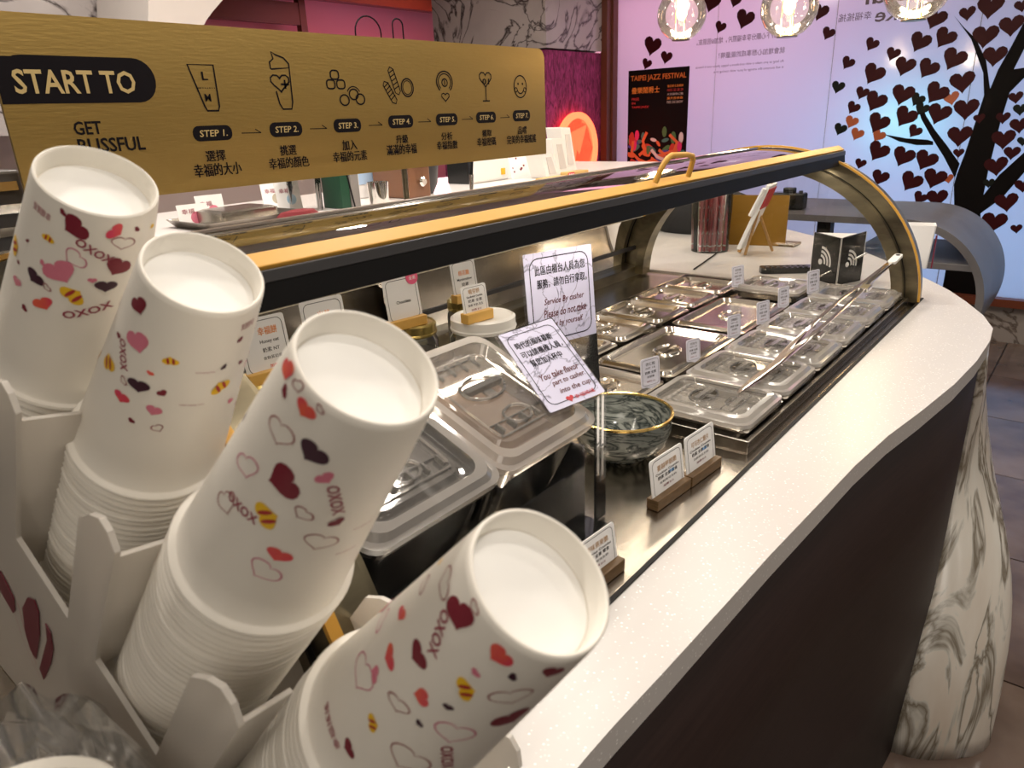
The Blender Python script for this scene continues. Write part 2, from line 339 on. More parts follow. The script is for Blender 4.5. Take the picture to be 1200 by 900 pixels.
# wall with the big filmed window
wf = struct('wall_window', MB().box((XW + .06, 1.2, .115), (.12, 5.6, .23)).box((XW + .06, 1.2, 2.34), (.12, 5.6, .38)), lowmar)
win = thing('window_1', (XW, 0, 0), None, None); win['kind'] = 'structure'
fm = MB(); fm.box((-.02, .9, .24), (.08, 4.15, .045)); fm.box((-.02, 2.965, 1.20), (.08, .05, 1.94)); fm.box((-.02, .9, 2.145), (.08, 4.15, .05)); fm.box((-.02, -1.15, 1.20), (.08, .05, 1.94))
fm.build('window_frame', redwood, win)
for a, c in ((2.94, 2.19), (2.19, 1.45), (1.45, .71), (.71, -.03), (-.03, -1.12)):
    MB().box((0, (a + c) / 2, 1.19), (.006, a - c - .004, 1.87)).build('pane', film, win)
hearts = [(1.49,1.73,.07,'M'),(1.24,1.65,.07,'M'),(1.12,1.59,.07,'M'),(1.36,1.56,.07,'M'),(.93,1.75,.1,'M'),(.99,1.64,.1,'M'),(.87,1.65,.1,'M'),(.78,1.76,.07,'M'),(.68,1.78,.11,'M'),(.57,1.68,.1,'M'),(.68,1.64,.11,'M'),(.62,1.54,.1,'M'),(.81,1.54,.11,'M'),(1.05,1.52,.1,'M'),(.93,1.5,.1,'M'),(1.21,1.49,.11,'M'),(.75,1.42,.11,'M'),(1.4,1.43,.07,'D'),(1.26,1.39,.07,'M'),(1.18,1.34,.11,'M'),(1.04,1.37,.11,'M'),(.87,1.37,.11,'M'),(.79,1.34,.07,'O'),(.71,1.28,.11,'M'),(1.3,1.31,.07,'M'),(.96,1.34,.07,'D'),(.93,1.29,.07,'D'),(.84,1.26,.11,'M'),(1.01,1.25,.11,'M'),(1.3,1.23,.07,'O'),(1.36,1.19,.07,'D'),(1.15,1.22,.11,'M'),(1.26,1.16,.07,'O'),(1.14,1.15,.07,'O'),(.95,1.17,.07,'M'),(.72,1.14,.11,'M'),(.49,1.33,.06,'M'),(.46,1.27,.06,'D'),(.53,1.23,.06,'M'),(.45,1.19,.08,'M'),(.51,1.12,.1,'M'),(.42,1.11,.05,'D'),(.54,1.77,.06,'M'),(.64,1.23,.05,'M'),(1.13,1.06,.11,'M'),(.99,1.03,.11,'M'),(.87,1.01,.11,'M'),(1.22,.99,.06,'M'),(1.1,.91,.09,'M'),(.93,.89,.11,'M'),(.81,.91,.11,'M'),(.87,.8,.07,'M'),(.78,.8,.1,'M'),(.52,.98,.1,'M'),(.46,1.05,.07,'M'),(.54,.89,.05,'D'),(.48,.68,.11,'M'),(.37,.65,.05,'M'),(.44,.79,.1,'M'),(.38,.88,.07,'M'),(.74,.91,.05,'O'),(.71,1.05,.05,'M'),(2.24,1.98,.11,'M'),(2.08,1.97,.07,'M'),(2.01,1.86,.11,'M'),(2.17,1.83,.07,'M'),(2.66,1.76,.12,'M'),(2.55,1.68,.08,'M'),(2.7,1.65,.07,'M'),(1.55,1.85,.09,'M')]
hm = {'M': mat('dark_red_vinyl', (.035, .001, .003), .5, spec=.15), 'D': mat('black_green_vinyl', (.006, .008, .005), .5, spec=.15), 'O': mat('orange_brown_vinyl', (.40, .085, .02), .4)}
hmesh = {}
for k, m in hm.items():
    hmesh[k] = MB().prism(heart(20), .0015 / .1)
for i, (y, z, s, k) in enumerate(hearts):
    if not isinstance(hmesh[k], bpy.types.Mesh):
        o = hmesh[k].build('heart', hm[k], win); hmesh[k] = o.data
    else:
        o = bpy.data.objects.new('heart', hmesh[k]); COL.objects.link(o); o.parent = win
    q = frame((-.008, y, z), (0, -1, 0), (0, 0, 1)) @ Matrix.Rotation(R(-22 * (1 if y > .8 else -.3) + rnd.uniform(-9, 9)), 4, 'Z')
    s *= 1.14; o.matrix_local = q @ Matrix.Diagonal((s, s, s * .6, 1))
treeblk = mat('black_vinyl', (.003, .002, .002), .6, spec=.1)
tr = MB(); F = frame((-.006, 0, 0), (0, -1, 0), (0, 0, 1))
for p in ([(0.675,0.205),(0.673,0.679),(0.707,0.877),(0.701,0.936),(0.679,1.051),(0.652,1.237),(0.637,1.349),(0.659,1.462),(0.742,1.634),(0.843,1.76),(0.789,1.699),(0.719,1.632),(0.656,1.523),(0.614,1.38),(0.593,1.475),(0.553,1.584),(0.514,1.705),(0.486,1.595),(0.523,1.471),(0.473,1.476),(0.465,1.433),(0.522,1.358),(0.538,1.216),(0.553,0.957),(0.554,0.827),(0.499,0.935),(0.4,1.06),(0.382,0.959),(0.463,0.816),(0.552,0.725),(0.477,0.25)],
          [(0.708,0.916),(0.781,1.032),(0.859,1.139),(0.924,1.236),(0.962,1.327),(0.935,1.316),(0.903,1.255),(0.847,1.177),(0.772,1.09),(0.696,0.994)],
          [(1.114,1.159),(0.987,1.133),(0.875,1.124),(0.846,1.114),(0.844,1.095),(0.926,1.095),(1.022,1.116)]):
    tr.prism([(-a, b) for a, b in p], .001, 0, F)
tr.build('tree_silhouette', treeblk, win)
tx = MB(); F = frame((-.005, 0, 0), (0, -1, 0), (0, 0, 1))
put_text(tx, '只要許下心願分享幸福照片，增加6倍朋友。', -2.33, 1.735, .59, .038, 0, F, .01, mir=True)
put_text(tx, '就會增加心想事成的能量唷！', -2.17, 1.645, .43, .036, 0, F, .01, mir=True)
put_text(tx, 'As long as you make a wish and share a happy photo and 6 friends', -2.33, 1.59, .59, .019, 0, F, .0, mir=True)
put_text(tx, 'it will increase the energy of your wish coming true', -2.2, 1.555, .46, .019, 0, F, .0, mir=True)
put_text(tx, 'Shake', -1.24, 1.765, .30, .075, 0, F, .02, mir=True); put_text(tx, 'Blissful', -1.30, 1.86, .44, .09, 0, F, .02, mir=True)
put_text(tx, '幸福搖搖', -1.44, 1.785, .18, .042, 0, F, .0, mir=True)
tx.build('printed_text', mat('grey_window_ink', (.10, .07, .085), .5), win)
# column: magenta fur below, marble above, plus darker marble side
wl = struct('wall_left', MB().box((4.47, 3.5, 2.15), (.78, 1.0, .80)), colmar)
MB().box((4.455, 3.5, .87), (.73, .97, 1.74)).build('fur_panel', fuzz, wl)
struct('trim_1', MB().box((4.79, 2.98, 1.2), (.10, .05, 2.4)), redwood)
dk = struct('wall_back', MB().box((.95, 3.45, 1.9), (1.48, .1, 1.1)), colmar)
sf = MB()
pf = [ony(165, -170, 3.0), ony(165, 50, 3.0), ony(222, 50, 3.0)] + [ony(u, v, 3.0) for u, v in ((232, 27), (240, 16), (252, 2), (264, -14), (283, -40), (310, -80), (345, -125), (385, -165))]
pf = [V((p.x, p.y, min(p.z, 2.468))) for p in pf]
sf.prism([(p.x, p.z) for p in pf], .45, 0, Matrix(((1, 0, 0, 0), (0, 0, 1, 2.94), (0, 1, 0, 0), (0, 0, 0, 1))))
struct('trim_2', sf, mat('white_soffit', (.72, .66, .62), .5))
# brown timber soffit and pink window beyond
s2 = MB(); s2.box((4.2, 4.9, 2.42), (3.2, 1.6, .05)); struct('ceiling_timber', s2, orangew)
s3 = MB()
for v0, t in ((0, .12), (.42, .1)): s3.box((4.2, 4.3 + v0 * 2, 2.33), (3.2, t, .13))
s3.box((3.95, 5.35, 1.9), (.06, .06, 1.0)); s3.box((3.0, 5.35, 2.18), (1.9, .05, .16)); struct('trim_3', s3, redwood)
struct('wall_far', MB().box((4.6, 5.6, 1.2), (4.0, .08, 2.4)), mat('pink_wall', (.85, .36, .46), .6))
struct('wall_dark', MB().box((2.3, 4.2, .95), (3.4, .06, 1.35)), mat('pale_store_wall', (.62, .50, .46), .6))

# ---------------- counter ----------------
outl = [(-.5, .221), (.332, .219), (.366, .218), (.442, .214), (.534, .210), (.654, .205), (.79, .197), (.914, .190), (1.034, .178), (1.15, .160), (1.304, .140), (1.45, .129), (1.59, .127), (1.69, .134), (1.79, .164), (1.90, .212), (2.0, .262), (2.085, .314), (2.28, .45), (2.50, .62), (2.673, .80), (2.80, .955), (2.90, 1.07)]
DX0, DX1, DY0, DY1 = .20, 1.885, .297, 1.055
inner = [(2.90, 1.40), (1.95, 1.40), (1.95, DY1 + .02), (DX1, DY1 + .02), (DX1, DY0), (-.5, DY0)]
MB().prism(outl + inner, .03, 0, None, .87).build('stone_countertop', quartz, None, bevel=.004)
tag(bpy.data.objects['stone_countertop'], 'white speckled stone countertop with a rounded end, curving along the front of the glass case', 'countertop')
cb = thing('service_counter', (1, .6, 0), 'dark brown service counter body with streaky white marble end under the stone top', 'counter')
inv = Matrix.Translation((-1, -.6, 0))
pl = [(x, y + .010) for x, y in outl if x <= 1.8]
m = MB(); lo = []
for z in (.87, .6, .3, 0): lo.append([(x, y, z) for x, y in pl])
n = len(pl); vs = [p for r in lo for p in r]; fs = [(j * n + i, j * n + n + i, j * n + n + i + 1, j * n + i + 1) for j in range(3) for i in range(n - 1)]
m.add(vs, fs, 0, True, inv); fp = m.build('front_panel', darkpan, cb); so = fp.modifiers.new('s', 'SOLIDIFY'); so.thickness = .015
# bulging marble end
def bez(p, k=36):
    o = []; P = [V(a) for a in p]; P = [P[0]] + P + [P[-1]]
    for i in range(1, len(P) - 2):
        for t in range(k // (len(P) - 3)):
            t /= (k // (len(P) - 3)); a, b_, c, d = P[i - 1:i + 3]
            o.append(.5 * ((2 * b_) + (c - a) * t + (2 * a - 5 * b_ + 4 * c - d) * t * t + (-a + 3 * b_ - 3 * c + d) * t ** 3))
    return o + [P[-1]]
def lerp_t(tab, z):
    for (z0_, a), (z1_, b) in zip(tab, tab[1:]):
        if z1_ <= z <= z0_: k = (z0_ - z) / (z0_ - z1_); return a + (b - a) * k
    return tab[-1][1]
XB = ((.87, 1.60), (.76, 1.67), (.64, 1.735), (.54, 1.755), (.44, 1.70), (.33, 1.60), (.2, 1.49), (.08, 1.43), (0, 1.41))
BU = ((.87, 0), (.80, .014), (.72, .045), (.64, .078), (.55, .106), (.45, .128), (.36, .140), (.25, .148), (.12, .154), (0, .155))
dense = bez([(x, y, 0) for x, y in outl if x > 1.29] + [(2.895, 1.38, 0)], 160)
m = MB(); rows = []
for iz in range(23):
    z = .869 * (1 - iz / 22); xb = sum(lerp_t(XB, min(.87, max(0, z + d))) for d in (-.06, -.03, 0, .03, .06)) / 5; b_ = sum(lerp_t(BU, min(.87, max(0, z + d))) for d in (-.05, 0, .05)) / 3
    path = [p for p in dense if p.x > xb + .004 or p.y > .3]; path = [V((xb, .139, 0))] + path; L_ = [0]
    for p, q in zip(path, path[1:]): L_.append(L_[-1] + (q - p).length)
    row = []
    for k in range(48):
        t = L_[-1] * (k / 47) ** 1.5; a = 0
        while a < len(L_) - 2 and L_[a + 1] < t: a += 1
        f = (t - L_[a]) / max(1e-6, L_[a + 1] - L_[a]); p = path[a].lerp(path[a + 1], f)
        lo_, hi_ = max(0, a - 3), min(len(path) - 1, a + 4); d = (path[hi_] - path[lo_]).normalized(); w_ = min(1, t / .16); w_ = w_ * (2 - w_)
        row.append((p.x + d.y * b_ * w_, p.y - d.x * b_ * w_ + .004, z))
    rows.append(row)
n = len(rows[0]); vs = [p for r in rows for p in r]; fs = [(j * n + i, j * n + n + i, j * n + n + i + 1, j * n + i + 1) for j in range(len(rows) - 1) for i in range(n - 1)]
m.add(vs, fs, 0, True, inv); o = m.build('marble_cladding', clad, cb)
uvl = o.data.uv_layers.new(name='UVMap'); L_ = [0]
for p, q in zip(rows[11], rows[11][1:]): L_.append(L_[-1] + (V(q) - V(p)).length)
for lp in o.data.loops: uvl.data[lp.index].uv = (L_[lp.vertex_index % n], rows[lp.vertex_index // n][0][2])
so = o.modifiers.new('s', 'SOLIDIFY'); so.thickness = .02; so.offset = -1

# ---------------- display case ----------------
case = thing('display_case', (0, 0, 0), 'long arched glass display case with a gold front rail, set into the stone counter', 'display case')
CY, CZ = .68, .90
MB().box(((DX0 + DX1) / 2 - .2, (DY0 + DY1) / 2, .882), (DX1 - DX0 + .4, DY1 - DY0 - .002, .024)).build('steel_deck', steel, case)
MB().box((.7, DY0 + .002, .896), (2.37, .005, .012)).build('rubber_seam', blk, case)
def arch(x0, x1, a0, b0, a1, b1, m, name, par, n=40):
    mb = MB(); rr = []
    for i in range(n + 1):
        t = PI * i / n; c, s = math.cos(t), math.sin(t)
        rr.append([(x0, CY - a0 * c, CZ + b0 * s), (x1, CY - a0 * c, CZ + b0 * s), (x1, CY - a1 * c, CZ + b1 * s), (x0, CY - a1 * c, CZ + b1 * s)])
    mb.rings(rr, 0, None, True, True, True)
    o = mb.build(name, m, par); e = o.modifiers.new('e', 'EDGE_SPLIT'); e.split_angle = R(40); return o
for x0, x1, sg in ((1.835, 1.885, 1), (.205, .245, -1)):
    ea = arch(x0 if sg > 0 else x0, x1, .378, .345, .350, .318, bronze, 'end_arch', case)
    arch(x0 - .022 if sg > 0 else x0 - .0, x1 - .03 if sg > 0 else x1 + .02, .351, .319, .326, .295, bronze, 'inner_arch', ea)
    arch(x0 - .001, x0 + .006 if sg > 0 else x0 + .008, .3835, .3505, .379, .346, gold, 'gold_edging', ea)
    arch(x0 - .004, x0 + .004, .352, .320, .3485, .3165, blk, 'rubber_seal', ea)
m = MB(); n = 40; a, b_ = .330, .299
m.add([(1.86, CY - a * math.cos(PI * i / n), CZ + b_ * math.sin(PI * i / n)) for i in range(n + 1)], [tuple(range(n + 1))]); m.build('end_glass', caseglass, case)
def shell(x0, x1, a, b_, t0, t1, m, name, n=40, th=0):
    mb = MB(); vs = []; fs = []
    for i in range(n + 1):
        t = t0 + (t1 - t0) * i / n; vs += [(x0, CY - a * math.cos(t), CZ + b_ * math.sin(t)), (x1, CY - a * math.cos(t), CZ + b_ * math.sin(t))]
    fs = [(2 * i, 2 * i + 1, 2 * i + 3, 2 * i + 2) for i in range(n)]; mb.add(vs, fs, 0, True); return mb.build(name, m, case)
tb = math.acos((.68 - .520) / .38)
shell(.225, 1.86, .376, .343, tb, 2.62, roofglass, 'roof_glass'); shell(.225, 1.86, .374, .341, 2.64, PI - .02, caseglass, 'rear_glass', 12)
fr = MB(); tilt = R(-27)
FM = lambda dy, dz: (dy, dz)
def bar(mb, y, z, wy, wz, rx, x0, x1, mi=0):
    M = Matrix.Translation(((x0 + x1) / 2, y, z)) @ Matrix.Rotation(rx, 4, 'X'); mb.box((0, 0, 0), (x1 - x0, wy, wz), mi, M)
bar(fr, .522, 1.2385, .017, .007, R(33), .21, 1.885, 0)
bar(fr, .513, 1.2285, .007, .010, R(-6), .21, 1.885, 1)
bar(fr, .515, 1.2125, .012, .023, R(-8), .21, 1.885, 2)
fr.build('front_rail', [gold, greybar, blk], case, bevel=.001)
h = MB(); y = .514; h.tube([(.957, y, 1.243), (.962, y - .004, 1.258), (.968, y - .008, 1.270), (.975, y - .010, 1.276), (.985, y - .010, 1.279), (1.035, y - .010, 1.277), (1.053, y - .010, 1.274), (1.060, y - .008, 1.268), (1.062, y - .004, 1.256), (1.062, y, 1.243)], .0042, 10); h.build('handle', gold, case)
m = MB(); m.box((1.03, 1.045, .905), (1.64, .03, .03)); m.build('rear_rail', bronze, case, bevel=.002)
m = MB(); m.box((1.03, 1.048, .972), (1.64, .012, .010)); m.build('rear_slide_rail', greybar, case)
for tt in (1.62, 2.05):
    yy, zz = CY - .377 * math.cos(tt), CZ + .344 * math.sin(tt); MB().tube([(.225, yy, zz), (1.86, yy, zz)], .0035, 8).build('roof_rod', chrome, case)  # thin chrome rods along the roof glass

# ---------------- food pans ----------------
tray = thing('lid_tray', (1.33, .59, .894), 'flat steel pan tray holding all the lidded pans on the case deck', 'tray')
m = MB(); X0, X1, Y0, Y1 = .875, 1.812, .318, .872
m.box((0, 0, .004), (X1 - X0, Y1 - Y0, .008)); 
for c, d in (((0, -.275, .012), (X1 - X0, .006, .018)), ((0, .275, .012), (X1 - X0, .006, .018)), ((-.466, 0, .012), (.006, Y1 - Y0, .018)), ((.466, 0, .012), (.006, Y1 - Y0, .018))): m.box(c, d)
tray.location = ((X0 + X1) / 2, (Y0 + Y1) / 2, .894); m.build('tray_body', traysteel, tray, bevel=.001)
def clear_lid(w, d):
    """polycarbonate lid, long side along Y"""
    mb = MB(); r = .018
    mb.rings([rrect(w, d, r, -.006), rrect(w, d, r, 0), rrect(w - .010, d - .010, r, .0005), rrect(w - .018, d - .018, r, .006), rrect(w - .034, d - .034, r, .0065)], 1, cap1=False)
    mb.rings([rrect(w - .034, d - .034, .015, .0065), rrect(w - .046, d - .046, .016, -.004), rrect(w - .052, d - .052, .016, -.0045), rrect(w - .060, d - .060, .014, .001)], 0)
    return mb
def clear_detail(w, d):
    mb = MB(); z = .0014; W = w - .066
    # ring-shaped finger well with a bridge, small well, notch ribs
    for cy, rx in ((.012, .030), (-.038, .020)):
        mb.tube([(rx * math.cos(t * PI / 10) * (1 if cy > 0 else .9), cy + rx * .62 * math.sin(t * PI / 10), z + .001) for t in range(20)], .0018, 6, closed=True)
    mb.box((0, .012, .003), (.054, .007, .008)); mb.box((0, .0, .0015), (.012, .012, .003))
    mb.tube([(a, b, z) for a, b, _ in rrect(W - .004, d - .075, .008, n=3)], .0012, 6, closed=True)
    for i in range(5):
        x = -W / 2 + W * (i + .5) / 5; mb.box((x, -d / 2 + .047, .0025), (.0025, .012, .007)); 
    for k in range(4): mb.box((-W / 2 + W * (k + 1) / 5, d / 2 - .042, .001), (.002, .018, .004))
    mb.tube([(-W / 2 + .004, -d / 2 + .055, z), (W / 2 - .004, -d / 2 + .055, z)], .0013, 6); mb.tube([(-W / 2 + .004, -d / 2 + .038, z), (W / 2 - .004, -d / 2 + .038, z)], .0013, 6)
    return mb
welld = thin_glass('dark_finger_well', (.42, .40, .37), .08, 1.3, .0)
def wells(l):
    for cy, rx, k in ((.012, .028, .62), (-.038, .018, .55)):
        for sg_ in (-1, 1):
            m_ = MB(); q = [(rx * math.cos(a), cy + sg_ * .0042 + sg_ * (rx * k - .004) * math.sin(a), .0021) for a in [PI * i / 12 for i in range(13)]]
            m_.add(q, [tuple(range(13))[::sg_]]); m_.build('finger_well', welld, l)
food = mat('dark_food', (.20, .18, .15), .4, var=((.50, .48, .44), 14, .2))
food2 = mat('pale_food', (.50, .44, .38), .4, var=((.22, .19, .16), 18, .25))
def clear_pan(w, d, fm, label, name='lidded_food_pan', group='clear lidded food pans'):
    t = thing(name, (0, 0, 0), label, 'food pan', group)
    m = MB(); m.rings([rrect(w, d, .012, .017), rrect(w, d, .012, .020), rrect(w - .02, d - .02, .012, .020), rrect(w - .022, d - .022, .012, .004)], 0); m.build('pan', lidsteel, t)
    m = MB(); m.rings([rrect(w - .024, d - .024, .012, .006), rrect(w - .026, d - .026, .012, .0062)], 0); m.build('food', fm, t)
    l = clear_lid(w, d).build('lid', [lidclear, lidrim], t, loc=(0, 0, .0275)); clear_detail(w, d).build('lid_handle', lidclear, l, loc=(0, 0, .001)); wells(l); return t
z0 = .9022; pitch = .153
fwords = ['nearest the marble bowl, tong tips on it', 'second from the bowl end of the front row', 'third from the bowl, under the middle of the tongs', 'fourth from the bowl end of the front row', 'fifth from the bowl, next to last in the front row', 'farthest in the front row, against the arched end']
cp = None
for i in range(6):
    t = cp = clear_pan(.149, .172, food, '') if cp is None else copy_tree(base)
    if i == 0: base = t
    t['label'] = 'clear lidded front row pan, ' + fwords[i]; t.location = (.885 + .0755 + i * pitch, .411, z0)
c = clear_pan(.143, .160, food2, 'clear lidded pan at the far end of the middle row, behind a small label'); c.location = (1.735, .598, z0)
def steel_pan(w, d, hx, label):
    t = thing('steel_food_pan', (0, 0, 0), label, 'food pan', 'steel lidded food pans')
    m = MB(); m.rings([rrect(w - .02, d - .02, .012, .0), rrect(w - .004, d - .004, .012, .006), rrect(w, d, .014, .007), rrect(w, d, .014, .010)], 0, cap1=False); m.build('pan', lidsteel, t)
    m = MB(); r = .016
    m.rings([rrect(w, d, r, 0), rrect(w, d, r, .003), rrect(w - .012, d - .012, r, .004), rrect(w - .018, d - .018, r, .009), rrect(w - .030, d - .030, r, .0095), rrect(w - .044, d - .044, r, .0015), rrect(w - .05, d - .05, r, .001)], 0)
    l = m.build('lid', lidsteel, t, loc=(0, 0, .010))
    m = MB(); e = .62; M = Matrix.Translation((hx, 0, .0012)) @ Matrix.Diagonal((1.0, e * 1.15, 1, 1)); m.lathe([(.036, 0), (.034, .003), (.031, .0035), (.027, .0005), (.012, -.0006), (0, -.0006)], 28, 0, M)
    m.box((hx, 0, .005), (.052, .008, .003)); m.build('lid_handle', lidsteel, l, bevel=.001); return t
for x, y, w_, d_, lb in ((.955, .598, .143, .160, 'small steel lidded pan in the middle row, right behind the marble bowl'),
                        (1.180, .598, .280, .160, 'large steel lidded pan of the middle row, nearer the bowl'),
                        (1.474, .598, .262, .160, 'large steel lidded pan of the middle row, farther from the bowl'),
                        (1.09, .775, .146, .170, 'back row steel pan mostly hidden behind the upright marble print sign'),
                        (1.245, .775, .146, .170, 'back row steel pan just right of the upright marble print sign'),
                        (1.400, .775, .146, .170, 'steel lidded pan in the middle of the back row'),
                        (1.555, .775, .146, .170, 'steel lidded pan of the back row, second from the arched end'),
                        (1.705, .775, .140, .170, 'steel lidded pan of the back row, farthest, by the arched end')):
    s_ = steel_pan(w_, d_, 0, lb); s_.location = (x, y, z0)

# ---------------- small labels on the pans ----------------
def card_mesh(par, w, h, F, lines, name='card', th=.0012, border=gold_ink, base=None, rad=.004, bmat=None):
    """card lying in frame F (origin lower left), lines = (text, x frac, y frac, w frac, h frac, material, bold, shear)"""
    mb = MB().prism([(x + w / 2, y + h / 2) for x, y, _ in rrect(w, h, rad, n=3)], th, 0, F, -th)
    c = mb.build(name, base or white, par)
    t = MB(); mats = [border]
    bx = [(x + w / 2, y + h / 2) for x, y, _ in rrect(w * .86, h * .88, min(w, h) * .12, n=4)]
    if border: stroke(t, bx, min(w, h) * .012, True, 0, F, .0003)
    for s, x, y, ww, hh, mm, bo, sh in lines:
        if mm not in mats: mats.append(mm)
        put_text(t, s, x * w, y * h, ww * w, hh * h, mats.index(mm), F, bo, sh, .0003)
    t.build('printed_text', mats, c); return c
small = [('幸福料', .25, .74, .5, .11, ink, .02, 0), ('NT 15', .25, .62, .5, .06, ink, .02, 0), ('奶素 全素', .2, .45, .6, .1, ink, .03, 0), ('含堅果', .3, .31, .4, .08, ink, .02, 0), ('加料 15', .28, .16, .44, .06, maroon, .02, 0)]
lab = [(752, 456, 762, 418, 'nearest the marble bowl', '杏仁粒', 782), (805, 425, 815, 395, 'second from the bowl', '巧克力', 825), (853, 397, 861, 368, 'third from the bowl', 'OREO', 872), (887, 381, 895, 352, 'fourth from the bowl', '玉米片', 902), (912, 361, 918, 336, 'fifth from the bowl', '棉花糖', 925), (946, 345, 950, 318, 'farthest, near the black wireless sign', '小熊糖', 958), (858, 337, 862, 312, 'alone in the rear, at the far middle pan', '花生粒', 870)]
for i, (u, v, tu, tv, wd, nm_, ru) in enumerate(lab):
    z = .931; r = ray(u, v); p = CAM + r * ((z - CAM.z) / r.z)
    top = CAM.z + (p.y / ray(tu, tv).y) * ray(tu, tv).z; hgt = max(.03, top - z) ; wdt = hgt * .86
    t = thing('pan_label', p, 'small white price label on the pans, ' + wd, 'label', 'small price labels on the pans')
    F = frame((0, 0, 0), (.955, -.10 - .20, 0), (0, 0.10, 1))
    ls = list(small); ls[0] = (nm_,) + ls[0][1:]
    card_mesh(t, wdt, hgt, F, ls, border=ink, base=mat('label_paper', (.68, .67, .76), .4) if i == 0 else bpy.data.materials['label_paper'])
    MB().box((wdt * .5, -wdt * .15, .0008), (wdt * .5, .012, .0016)).build('clear_foot', clear, t)

# ---------------- tongs ----------------
tg = thing('serving_tongs', (1.0, .36, .93), 'long steel serving tongs lying slanted across the clear lids', 'tongs')
A = V((1.76, .347, 1.005)) - V((1.0, .36, .93)); 
def arm(side, tip, hinge, name):
    mb = MB(); tip = V(tip); hinge = V(hinge); d = hinge - tip; ln = d.length; d.normalize(); up = V((0, 0, 1)); sd = d.cross(up).normalized(); up = sd.cross(d)
    prof = [(0, .0015), (.02, .006), (.08, .0085), (.18, .007), (.35, .004), (.55, .0035), (.80, .005), (1, .006)]
    rr = []
    for t, wv in prof:
        bow = math.sin(min(1, t / .9) * PI) * .013 * side; c = tip + d * (ln * t) + sd * bow + up * (math.sin(t * PI) * .004)
        rr.append([c - sd * wv + up * .0018, c - up * .0006, c + sd * wv + up * .0018, c + sd * wv + up * .003, c + up * .0006 * 1.5, c - sd * wv + up * .003])
    mb.rings(rr, 0, None, True, True, True); return mb.build(name, chrome, tg, bevel=0)
arm(1, (-.012, .02, .004), A, 'arm'); arm(-1, (.10, .015, .004), A + V((0, 0, .002)), 'arm')
m = MB(); M = Matrix.Translation(A + V((.01, 0, .004))) @ Matrix.Rotation(math.atan2(A.y, A.x), 4, 'Z') @ Matrix.Rotation(-math.atan2(A.z, A.x), 4, 'Y')
m.prism([(x, y) for x, y, _ in rrect(.07, .017, .008)], .006, 0, M, -.003); o = m.build('hinge_cap', whitep, tg, bevel=.001)
MB().lathe([(.0045, -.004), (.0045, .004)], 14, 0, M @ Matrix.Translation((.022, 0, 0))).build('hanging_hole', blk, o)
for k in (.35, .72):
    p = A * k; MB().box((0, 0, 0), (.03, .020, .009), 0, Matrix.Translation(p + V((0, 0, .003))) @ Matrix.Rotation(math.atan2(A.y, A.x), 4, 'Z') @ Matrix.Rotation(-math.atan2(A.z, A.x), 4, 'Y')).build('crossbar', chrome, tg, bevel=.002)

# ---------------- marble bowl ----------------
bw = thing('marble_bowl', (.785, .462, .8945), 'round grey marble patterned bowl with a gold rim on the steel deck', 'bowl')
m = MB(); m.lathe([(0, .0), (.034, .0), (.036, .004), (.050, .010), (.061, .022), (.067, .040), (.069, .064), (.0665, .064), (.064, .042), (.058, .025), (.045, .014), (0, .011)], 56); m.build('bowl_body', cupmar, bw)
m = MB(); m.lathe([(.0696, .062), (.0698, .0648), (.068, .0658), (.066, .0648), (.066, .062)], 56, closed=True); m.build('gold_rim', brassy, bw)

# ---------------- big tilted containers in acrylic stand ----------------
TH = math.atan2(1.101 - 1.034, .55 - .381)
cs = thing('acrylic_stand', (.44, .47, .894), 'clear acrylic stand on the steel deck holding up the two tilted containers', 'stand')
m = MB()
m.box((.155, .02, .052), (.003, .185, .104)); m.box((-.155, .02, .052), (.003, .185, .104)); m.box((0, -.072, .040), (.31, .003, .080)); m.box((0, .02, .0015), (.31, .185, .003))
m.build('acrylic_walls', clear, cs)
def big_pan(x, contents, label):
    t = thing('tilted_food_container', (x, .4655, 1.0675), label, 'food container', 'tilted food containers', (TH, 0, 0))
    w_, d_ = .156, .182
    m = MB(); m.rings([rrect(w_, d_, .016, -.008), rrect(w_, d_, .016, -.012), rrect(w_ - .016, d_ - .016, .016, -.013), rrect(w_ - .028, d_ - .030, .018, -.105), rrect(w_ - .04, d_ - .042, .018, -.110)], 0); m.build('pan', panbody if contents[0] else blkg, t)
    m = MB(); m.rings([rrect(w_ - .030, d_ - .034, .016, -.100), rrect(w_ - .022, d_ - .024, .016, contents[2])], 0, cap0=True); m.build('food', contents[1], t)
    l = clear_lid(w_ + .004, d_ + .004).build('lid', [lidclear, lidrim], t, loc=(0, 0, 0)); clear_detail(w_ + .004, d_ + .004).build('lid_handle', lidclear, l, loc=(0, 0, .001)); return t
peach = mat('brown_mousse', (.33, .22, .15), .6, var=((.22, .14, .09), 30, .2)); darkf = mat('dark_jelly', (.035, .03, .025), .3)
big_pan(.521, (1, peach, -.035), 'tilted container of brown food under a clear notched lid, next to the marble bowl')
big_pan(.362, (0, darkf, -.03), 'tilted black container under a clear notched lid, behind the third cup stack')

